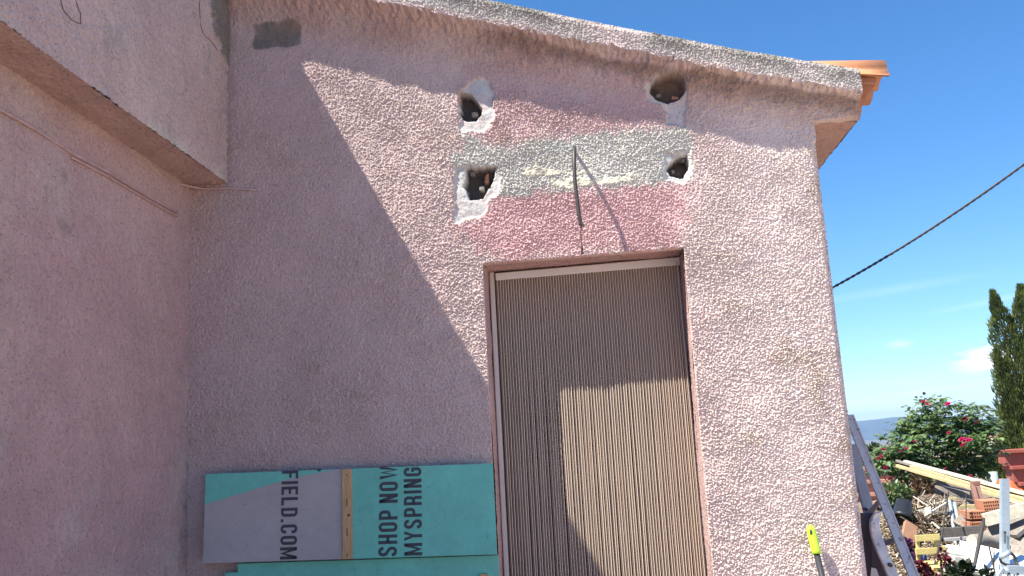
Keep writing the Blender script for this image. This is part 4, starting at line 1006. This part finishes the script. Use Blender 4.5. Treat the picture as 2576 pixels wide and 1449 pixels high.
# ---------------------------------------------------------------- scrap pile
def plank(name, a, b_, w, t_, mtl, label, cat='plank', upv=(0, 0, 1), roll=0, group=None, taper=1.0, bevel=.003):
    m = MB(); a, b_ = Vector(a), Vector(b_); n_ = 5     # slightly bowed, split into lengths
    m.beam(a, b_, w*K, t_*K, upv, roll=roll, taper=taper)
    return m.build(name, mtl, None, bevel=bevel, label=label, cat=cat, group=group)
for a_1, b_1, w_1, m_1, l_1 in (((700, 640, 7.0), (1100, 770, 6.7), .014, M_wpale, 'thin pale lath just under the slanting batten bundle'),
        ((1140, 800, 6.6), (1520, 935, 6.1), .014, M_wpale, 'thin pale lath crossing behind the galvanised post below the bundle'),
        ((760, 850, 6.8), (990, 905, 6.6), .012, M_wgrey, 'thin grey lath lying above the two grey pipes'),
        ((930, 1140, 6.0), (1060, 1010, 6.3), .014, M_wgrey, 'short grey lath propped up left of the broad grey plank'),
        ((800, 1085, 6.2), (700, 1000, 6.5), .012, M_wpale, 'bleached lath end sticking out of the twig heap'),
        ((1165, 965, 6.1), (1290, 925, 6.1), .012, M_wpale, 'slim pale lath lying on the thin clay slab')):
    m = MB(); m.beam(G_(*a_1), G_(*b_1), w_1*K, .010*K); m.build('lath', m_1, None, bevel=.003, label=l_1, cat='lath')
BG = 'battens and canes lying across the scrap pile'
plank('batten', G_(530, 568, 7.2), G_(1500, 826, 6.3), .030, .022, M_wpale, 'pale batten, topmost of the bundle slanting over the scrap pile', 'batten', group=BG)
plank('batten', G_(466, 562, 7.25), G_(1080, 742, 6.7), .020, .018, M_wgrey, 'short grey batten reaching furthest left into the rose bush', 'batten', group=BG)
plank('batten', G_(575, 606, 7.1), G_(1510, 880, 6.25), .022, .020, M_wyel, 'yellow batten in the middle of the slanting bundle', 'batten', group=BG)
plank('batten', G_(468, 600, 7.15), G_(1520, 915, 6.2), .024, .022, M_wyel, 'lowest yellow batten of the slanting bundle', 'batten', group=BG)
plank('batten', G_(640, 600, 7.15), G_(1500, 850, 6.32), .020, .018, M_wdark, 'dark batten lying between the pale ones of the bundle', 'batten', group=BG)
plank('batten', G_(980, 732, 6.8), G_(1480, 862, 6.3), .030, .02, M_wyel, 'short yellow batten beside the galvanised post', 'batten', group=BG)
plank('plank', G_(780, 745, 7.1), G_(1110, 815, 6.9), .05, .10, M_wgrey, 'flat grey plank tucked under the slanting battens')
plank('plank', G_(790, 795, 7.0), G_(1060, 850, 6.8), .10, .09, M_wgrey, 'thick weathered grey plank with splintered end below the battens')
plank('plank', G_(880, 850, 6.8), G_(1090, 900, 6.7), .06, .045, M_wgrey, 'narrow grey wood piece beside the brown post')
plank('plank', G_(915, 935, 6.5), G_(1095, 925, 6.5), .03, .05, M_wyel, 'short yellow board left of the brown post')
plank('plank', G_(960, 985, 6.2), G_(1520, 1290, 5.8), .14, .030, M_wgrey, 'long broad grey plank slanting down to the right edge', roll=.7)
plank('beam', G_(1140, 1020, 6.0), G_(1560, 905, 5.9), .065, .075, M_wpale, 'squared pale timber with sawn end lying behind the galvanised post', 'beam')
plank('plank', G_(1230, 1060, 6.15), G_(1480, 1075, 5.9), .20, .025, M_wgrey, 'wide grey board under the squared timber at right', roll=.5)
plank('plank', G_(1380, 1115, 6.1), G_(1540, 1175, 5.9), .13, .03, M_wgrey, 'dull grey board end at the right edge of the photo', roll=.5)
plank('iron_rail', G_(812, 1118, 6.0), G_(1125, 1100, 5.9), .05, .06, M_wdark, 'dark heavy rail lying behind the yellow chair', 'rail')
plank('iron_rail', G_(835, 1170, 5.9), G_(1115, 1150, 5.85), .03, .02, M_alu2, 'thin grey rail below the dark heavy one', 'rail')
# split log
def log(a, b_, r, label, mtl=M_wgrey):
    a, b_ = Vector(a), Vector(b_); e_ = empty('log', a.lerp(b_, .5), label=label, cat='log'); m = MB(); r = r*K
    pts = [a.lerp(b_, i/6)+V3((random.uniform(-.006, .006), 0, random.uniform(-.006, .006))) for i in range(7)]
    m.tube(pts, [r*random.uniform(.9, 1.08) for _ in pts], 9); m.build('bark', mtl, e_, True)
    m = MB(); d = (a-b_).normalized(); m.tube([a+d*.001, a+d*.004], r*.88, 9); m.build('sawn_end', M_wpale, e_)
log(G_(1048, 1182, 5.75), G_(1285, 1195, 5.9), .042, 'short split log lying on top of the white panel')
log(G_(640, 868, 7.0), G_(900, 850, 6.9), .035, 'dark log behind the black pot', M_bark)
# canes standing behind the dark rail
for (a, b_, lb) in (((874, 862), (908, 1120), 'left of the two grey pipes standing in the scrap pile'), ((912, 880), (952, 1120), 'right of the two grey pipes standing in the scrap pile')):
    m = MB(); A, B = G_(*a, 6.4), G_(*b_, 6.2); m.tube([A, A.lerp(B, .5)+V3((.004, 0, 0)), B+(B-A)*1.2], .022, 9); m.build('pipe', M_galv, None, True, label=lb, cat='pipe', group='grey pipes in the scrap pile')
plank('wood_offcut', G_(868, 850, 6.4), G_(925, 853, 6.4), .03, .018, M_wyel, 'small yellow offcut resting on the two grey pipes', 'offcut')
# brown post
m = MB(); bp_ = empty('brown_post', G_(1150, 975, 6.3), label='brown painted hollow post with cap and notch, leaning in the scrap pile', cat='post')
m.beam(G_(1068, 745, 6.4), G_(1132, 985, 6.3), .10, .067, upv=(0, -1, 0)); m.build('post', M_post, bp_, bevel=.003)
m = MB(); m.beam(G_(1046, 738, 6.4), G_(1102, 732, 6.4), .095, .053); m.build('cap', M_post, bp_, bevel=.004)
m = MB(); m.beam(G_(1120, 845, 6.3), G_(1142, 905, 6.28), .042, .057, upv=(0, -1, 0)); m.build('tongue', M_post, bp_, bevel=.003)
m = MB(); m.beam(G_(1078, 760, 6.37), G_(1138, 980, 6.27), .008, .008, upv=(0, -1, 0)); m.build('groove', M_dark, bp_)
# hollow bricks
def hollow_brick(c, w, h, d, nx_, nz_, rz, label, side=.0):
    c = Vector(c); e_ = empty('hollow_brick', c, label=label, cat='brick', group='orange hollow bricks in the scrap pile'); e_.rotation_euler = (0, random.uniform(-.05, .05), rz)
    me = MB(); # lattice front: bars leave real openings
    xs_ = np.linspace(-w/2, w/2, nx_*2+2); zs_ = np.linspace(0, h, nz_*2+2); b = .30
    for i in range(nx_+1):
        x = -w/2+i*w/nx_; t_ = w/nx_*.42/2; me.box(max(-w/2, x-t_), min(w/2, x+t_), -d/2, d/2, 0, h)
    for j in range(nz_+1):
        z = j*h/nz_; t_ = h/nz_*.42/2; me.box(-w/2-.0004, w/2+.0004, -d/2-.0004, d/2, max(-.0004, z-t_), min(h+.0004, z+t_))
    o = me.mesh('brick_body'); ob = bpy.data.objects.new('brick_body', o); COL.objects.link(ob); o.materials.append(M_brick); ob.parent = e_
    k_ = MB(); k_.box(-w/2+.002, w/2-.002, d/2-.03, d/2-.02, .002, h-.002); o2 = k_.mesh('brick_hole_back'); o2.materials.append(M_hole); ob2 = bpy.data.objects.new('brick_hole_back', o2); COL.objects.link(ob2); ob2.parent = e_  # dark sheet standing for the shade inside the brick openings
    return e_
hollow_brick(G_(1182, 938, 6.15), .20, .118, .35, 8, 3, -.12, 'orange hollow brick right of the brown post')
plank('clay_slab', G_(1222, 912, 6.2), G_(1285, 905, 6.2), .08, .052, M_brick, 'plain clay block beside the hollow brick', 'brick')
hollow_brick(G_(1050, 1000, 6.15), .19, .086, .35, 7, 2, .0, 'orange hollow brick under the short yellow board')
hollow_brick(G_(1045, 1085, 6.12), .16, .09, .35, 6, 2, .1, 'lowest orange hollow brick, under the broad grey plank')
plank('clay_slab', G_(1135, 960, 6.2), G_(1290, 938, 6.15), .06, .016, M_brick, 'thin clay slab carrying the hollow brick', 'brick')
m = MB(); m.tube(smoothpts([G_(1140, 888, 6.1), G_(1190, 882, 6.1), G_(1222, 876, 6.1), G_(1230, 850, 6.1)], 4), [.011]*13, 6); m.build('bent_strip', M_wgrey, None, True, label='thin bent strip curling up above the hollow brick', cat='strip')
# galvanised post with slot
gp_ = empty('metal_post', Vector((G_(1310, 1440, 5.3).x, G_(1310, 1440, 5.3).y, GZ0)), label='pale galvanised steel post with a slot standing in front of the scrap pile', cat='post')
A, B = G_(1308, 700, 5.3), G_(1308, 1345, 5.3); Bg = B+(B-A)*((B.z-GZ0)/(A.z-B.z))
fr = Vector((0, -1, 0)); dd = (Bg-A).normalized()
m = MB(); m.beam(A, Bg, .068, .006, upv=fr); m.build('post_face', M_galv, gp_)
m = MB()
for s in (-1, 1): m.beam(A+V3((s*.0195, .014, 0)), Bg+V3((s*.0195, .014, 0)), .006, .058, upv=fr)
m.build('post_side', M_galv, gp_)
m = MB(); m.beam(G_(1303, 1108, 5.288), G_(1303, 1200, 5.288), .0105, .006, upv=fr); m.beam(G_(1303, 1106, 5.288), G_(1303, 1120, 5.288), .023, .006, upv=fr); m.build('slot', M_dark, gp_)
# orange tarp, green pipe
m = MB(); nx_, nz_ = 26, 10; c0_ = G_(1195, 775, 7.4); c1_ = G_(1415, 770, 7.4)
for j in range(nz_):
    for i in range(nx_):
        u, v = i/(nx_-1), j/(nz_-1); env = math.sin(math.pi*min(max(u, .02), .98))**.6
        hh = .068*env*math.sin(math.pi*v)*(1+.25*math.sin(u*17+v*3))+.012*math.sin(u*31+v*5)*env
        m.v.append((c0_.x+(c1_.x-c0_.x)*u, c0_.y-.15+.3*v+.04*math.sin(u*9), c0_.z-.03+(c1_.z-c0_.z)*u+hh*K))
for j in range(nz_-1):
    for i in range(nx_-1): q = j*nx_+i; m.face(q, q+1, q+nx_+1, q+nx_)
m.build('tarp', M_orange, None, True, label='crumpled orange plastic tarp before the red wall', cat='tarp')
m = MB(); A = G_(1208, 645, 7.7); B = Vector((A.x+.01, A.y, GZ0)); m.tube([A+V3((0, 0, .0)), A.lerp(B, .3), B], .063, 12); m.build('drain_pipe', M_gpole, None, True, label='stout green grey pipe standing right of the rose bush', cat='pipe')
# iron bars
m = MB(); A, B = G_(1142, 1005, 5.4), G_(1055, 1430, 5.2); m.tube([A, A.lerp(B, .12), A.lerp(B, .5), B, B+(B-A)*.8], [.011, .023, .021, .017, .015], 8)
m.build('iron_bar', M_dark, None, True, label='dark tapered iron bar leaning over the white panel', cat='bar')
m = MB(); A, B = G_(868, 800, 5.9), G_(740, 1440, 5.5); m.tube([A, A.lerp(B, .5)+V3((.012, 0, 0)), B, B+(B-A)*.5], [.008, .0095, .0095, .0095], 7)
m.build('iron_bar', M_dark, None, True, label='long thin dark rod standing beside the yellow chair', cat='bar')
m = MB(); A, B = G_(1003, 810, 6.05), G_(1003, 1085, 6.0); m.tube([A, B], .006, 6); m.build('thin_rod', M_dark, None, label='thin upright wire rod before the hollow bricks', cat='rod')
# black pot, tilted
pc_, pd = G_(545, 900, 6.4), (G_(615, 1000, 6.2)-G_(545, 900, 6.4)).normalized()
pot = empty('plant_pot', G_(580, 960, 6.3), label='black plastic flower pot lying tipped over among twigs', cat='flower pot')
m = MB(); segs = 20; ctr = G_(528, 885, 6.45); LEN = .125
prof = [(0, .0), (0, .052), (.10, .0625), (.102, .069), (.128, .071), (.128, .064), (.02, .048), (.02, 0)]
ax = (G_(612, 1000, 6.15)-G_(528, 885, 6.45)); ax = Vector((ax.x, -.09, ax.z)).normalized(); u_ = ax.orthogonal().normalized(); w__ = ax.cross(u_)
for (t_, r_) in prof:
    for k_ in range(segs): a = 2*math.pi*k_/segs; m.v.append(tuple(ctr+(ax*t_*1.05+(u_*math.cos(a)+w__*math.sin(a))*max(r_, .0005))*K))
for i in range(len(prof)-1):
    for k_ in range(segs): j = (k_+1) % segs; m.face(i*segs+k_, i*segs+j, (i+1)*segs+j, (i+1)*segs+k_)
m.build('pot_body', M_black, pot, True)
# pale broken slats next to the pot
plank('slat', G_(640, 945, 6.2), G_(700, 955, 6.2), .018, .014, M_wpale, 'white stick end poking out beside the black pot', 'stick')
plank('slat', G_(688, 985, 6.1), G_(860, 880, 6.3), .016, .010, M_wpale, 'pale slat slanting up right of the black pot', 'stick')
for k_ in range(4):
    plank('slat', G_(688+k_*12, 925-k_*4, 6.15), G_(694+k_*12, 985-k_*6, 6.1), .008, .006, M_wpale, 'short pale slats side by side at the left end of the slanting slat', 'stick', group='short pale slats by the pot')
plank('slat', G_(745, 955, 6.3), G_(880, 962, 6.3), .020, .014, M_wgrey, 'grey stick lying right of the pale slats', 'stick')
# brown boards left of the chair
plank('board', G_(578, 1050, 6.2), G_(545, 1195, 6.1), .085, .03, M_crate, 'brown board leaning left of the yellow chair', 'board', upv=(0, -1, 0))
plank('board', G_(612, 1100, 6.4), G_(585, 1235, 6.3), .05, .02, M_crate, 'narrow brown board behind the leaning one', 'board', upv=(0, -1, 0))
plank('stake', G_(488, 1070, 6.2), G_(500, 1180, 6.2), .018, .02, M_wdark, 'short dark stake left of the brown board', 'stake', upv=(0, -1, 0))
# yellow folding chair
dch = 5.7
cc = G_(700, 1500, dch); chair = empty('folding_chair', (cc.x, cc.y, GZ0), label='yellow wooden folding chair with slatted back and seat among the scrap', cat='chair')
def cbar(name, a, b_, w, t_, da=dch, db=dch, upv=(0, -1, 0), mtl=M_chair): m = MB(); m.beam(G_(*a, da), G_(*b_, db), w*K, t_*K, upv=upv); m.build(name, mtl, chair, bevel=.002)
cbar('back_slat', (612, 1160), (800, 1148), .036, .012, dch-.02, dch-.02)
cbar('back_slat', (612, 1262), (784, 1252), .034, .012, dch-.02, dch-.02)
cbar('back_post', (628, 1140), (640, 1420), .020, .02); cbar('back_post', (770, 1140), (772, 1440), .020, .02)
cbar('seat_slat', (628, 1352), (845, 1345), .030, .012, dch-.12, dch-.12, (0, -.5, 1)); cbar('seat_slat', (650, 1385), (800, 1380), .028, .012, dch-.18, dch-.18, (0, -.5, 1))
cbar('seat_slat', (790, 1245), (858, 1240), .034, .012, dch+.05, dch+.05)
cbar('leg', (785, 1225), (770, 1480), .018, .018, dch+.05, dch-.1); cbar('leg', (856, 1340), (745, 1400), .018, .016, dch-.1, dch-.2)
for a, b_ in (((640, 1420), (660, 1900)), ((772, 1440), (740, 1900))): cbar('leg', a, b_, .018, .018)
cbar('stretcher', (730, 1402), (790, 1440), .018, .012, dch-.2, dch-.2)
# blue bottle
m = MB(); q = G_(690, 1335, 5.75); m.tube([q, q+V3((0, 0, .03)), q+V3((0, 0, .036)), q+V3((0, 0, .045))], [.021, .021, .0095, .0095], 10)
m.build('bottle', M_blue, None, True, label='tiny blue bottle seen through the back of the yellow chair', cat='bottle')
# white panel (old enamelled sheet) and pale blocks
m = MB(); P = [G_(975, 1175, 5.6), G_(1560, 1318, 5.35)]; lo_ = [G_(1015, 1460, 5.25), G_(1560, 1560, 5.0)]
lo_ = [P[0]+(lo_[0]-P[0])*((P[0].z-GZ0)/(P[0].z-lo_[0].z)), P[1]+(lo_[1]-P[1])*((P[1].z-GZ0)/(P[1].z-lo_[1].z))]; nb_ = (P[1]-P[0]).cross(lo_[0]-P[0]).normalized()*.05
if nb_.y < 0: nb_ = -nb_
m.hexa([lo_[0], lo_[1], lo_[1]+nb_, lo_[0]+nb_, P[0], P[1], P[1]+nb_, P[0]+nb_]); m.build('white_panel', M_white, None, bevel=.004, label='large white panel leaning below the timber at the lower right', cat='panel')
def cushion(a, b_, w, t_, mtl, name, label, cat):
    m = MB(); m.beam(a, b_, w*K, t_*K); return m.build(name, mtl, None, bevel=.02, label=label, cat=cat)
cushion(G_(862, 1228, 5.6), G_(985, 1245, 5.6), .10, .030, M_cloth, 'folded_sheet', 'upper of two folded off-white sheets right of the yellow chair', 'folded sheet')
cushion(G_(872, 1262, 5.55), G_(990, 1280, 5.55), .10, .030, M_cloth, 'folded_sheet', 'lower of two folded off-white sheets, on the pale concrete block', 'folded sheet')
plank('concrete_block', G_(880, 1345, 5.5), G_(1008, 1360, 5.5), .12, .085, M_block, 'pale grey green concrete block under the folded sheets', 'block', bevel=.006)
# spade with D-shaped grip
sp = empty('spade', Vector((G_(1420, 1500, 4.9).x, G_(1420, 1500, 4.9).y, GZ0)), label='grey spade handle with D-shaped grip before the galvanised post', cat='spade')
m = MB(); m.tube([G_(1262, 1308, 4.95), G_(1300, 1290, 4.95), G_(1338, 1266, 4.95)], [.023, .0256, .0237], 10); m.build('grip', M_galv, sp, True)
m = MB(); m.tube(smoothpts([G_(1262, 1312, 4.95), G_(1278, 1345, 4.95), G_(1325, 1365, 4.95), G_(1390, 1372, 4.95), G_(1460, 1410, 4.9)], 4), .0135, 8)
m.tube(smoothpts([G_(1340, 1268, 4.95), G_(1372, 1295, 4.95), G_(1388, 1340, 4.95), G_(1420, 1385, 4.92), G_(1460, 1410, 4.9)], 4), .015, 8); m.build('yoke', M_dark, sp, True)
A = G_(1445, 1402, 4.9); m = MB(); m.tube([A, A+V3((.25, -.05, -.35))], .026, 9); m.build('shaft', M_dark, sp, True)
# grey frame at the bottom right
fm = empty('steel_trestle', Vector((G_(1350, 1449, 4.7).x, G_(1350, 1449, 4.7).y, GZ0)), label='light grey metal frame at the bottom right corner under the spade grip', cat='frame')
for a, b_, w_1 in (((1322, 1385), (1520, 1392), .022), ((1235, 1480), (1290, 1388), .016), ((1290, 1420), (1520, 1424), .02), ((1320, 1420), (1350, 1480), .014), ((1400, 1425), (1360, 1490), .014)):
    m = MB(); m.beam(G_(*a, 4.7), G_(*b_, 4.7), w_1*K, .02*K, upv=(0, -1, 0)); m.build('bar', M_galv, fm, bevel=.002)
for cx_ in (1240, 1500):
    A = G_(cx_, 1440, 4.72); m = MB(); m.beam(A, Vector((A.x, A.y, GZ0)), .038, .038, upv=(0, -1, 0)); m.build('leg', M_galv, fm)
plank('black_strap', G_(1178, 1215, 5.3), G_(1225, 1420, 5.15), .010, .004, M_dark, 'left dark strap hanging over the white panel', 'strap', upv=(0, -1, 0))
plank('black_strap', G_(1218, 1255, 5.28), G_(1218, 1390, 5.2), .008, .004, M_dark, 'short upright dark bar before the white panel', 'bar', upv=(0, -1, 0))

# twig heap and litter
def twig_heap(name, cells, n, label, cat, rz=(.003, .007), ln=(.05, .22)):
    Vv, Ff, Cc = [], [], []; k0 = 0
    for _ in range(n):
        cx_, cy_, sx_, sy_, d = random.choice(cells); c = on_bank(cx_+random.gauss(0, sx_), cy_+random.gauss(0, sy_))
        c.z += abs(random.gauss(0, d*K))
        v = Vector((random.gauss(0, 1), random.gauss(0, .6), random.gauss(0, .5))).normalized()*random.uniform(*ln)*K/2; r_ = random.uniform(*rz)*K
        u_ = v.orthogonal().normalized()*r_; w2 = v.normalized().cross(u_)
        for p in (c-v, c+v):
            for a in (0, 2.1, 4.2): Vv.append(tuple(p+u_*math.cos(a)+w2*math.sin(a)))
        for i in range(3): j = (i+1) % 3; Ff.append((k0+i, k0+j, k0+3+j, k0+3+i))
        col = random.choice([(.42, .36, .27), (.30, .24, .17), (.20, .14, .10), (.52, .47, .38), (.10, .07, .05), (.13, .10, .05)]); Cc += [col]*6; k0 += 6
    return link(name, np_mesh(name, np.array(Vv), np.array(Ff), False, np.array(Cc)), M_twig, None, label=label, cat=cat, kind='stuff')
twig_heap('twig_heap', [(760, 1040, 60, 35, .05), (700, 1000, 60, 30, .04), (830, 1000, 60, 30, .05), (660, 1080, 50, 35, .03), (850, 1060, 40, 30, .04)], 1300, 'heap of dry twigs and prunings between the black pot and the rails', 'twigs')
twig_heap('dry_leaf_litter', [(380, 1050, 60, 60, .01), (400, 1200, 60, 80, .01), (560, 1330, 90, 90, .01), (640, 1200, 90, 60, .01), (900, 1250, 100, 80, .01), (800, 1400, 150, 60, .01), (360, 1350, 60, 60, .01)], 2200,
          'dry leaves and sticks scattered behind the ladder and round the chair', 'leaf litter', (.003, .007), (.02, .055))

# ---------------------------------------------------------------- far houses in the valley
M_fw = mat('far_house_wall', (.70, .67, .62), .8); M_fr = mat('far_house_roof', (.42, .22, .15), .85)
def far_house_mesh(w, d, h):
    m = MB(); m.box(-w/2, w/2, -d/2, d/2, 0, h); me_ = m.mesh('wall'); me_.materials.append(M_fw)
    r = MB(); k_ = h*.35; r.v = [(-w*.55, -d*.56, h), (w*.55, -d*.56, h), (w*.55, d*.56, h), (-w*.55, d*.56, h), (-w*.55, 0, h+k_), (w*.55, 0, h+k_)]
    for f in ((0, 1, 5, 4), (2, 3, 4, 5), (1, 2, 5), (3, 0, 4), (3, 2, 1, 0)): r.face(*f)
    mr_ = r.mesh('roof'); mr_.materials.append(M_fr); return me_, mr_
FH = [far_house_mesh(16, 10, 7), far_house_mesh(24, 12, 9), far_house_mesh(40, 14, 6)]
def far_house(px, d, k_, label, group, z=None):
    gp2 = on_y(px, 1110, d); z = float(ground_z(gp2.x, gp2.y)) if z is None else z
    e_ = empty('far_house', (gp2.x, gp2.y, z), label=label, cat='house', group=group)
    for nm, me_ in zip(('wall', 'roof'), FH[k_]):
        o = bpy.data.objects.new(nm, me_); COL.objects.link(o); o.parent = e_
    e_.rotation_euler.z = random.uniform(-.6, .6)
for i in range(42):
    far_house(random.uniform(2165, 2270) if i < 26 else random.uniform(2400, 2560), random.uniform(1500, 3000), random.choice((0, 1, 1, 2)), 'small pale house of the distant town in the valley', 'houses of the distant town')
for px, py in ((2500, 1122), (2512, 1112), (2522, 1118), (2535, 1105), (2506, 1128)):
    q = on_y(px, py, 1180); far_house(px, 1180, random.choice((0, 0, 1)), 'small pale house on the tan hillside at the right', 'houses on the hillside', z=q.z)
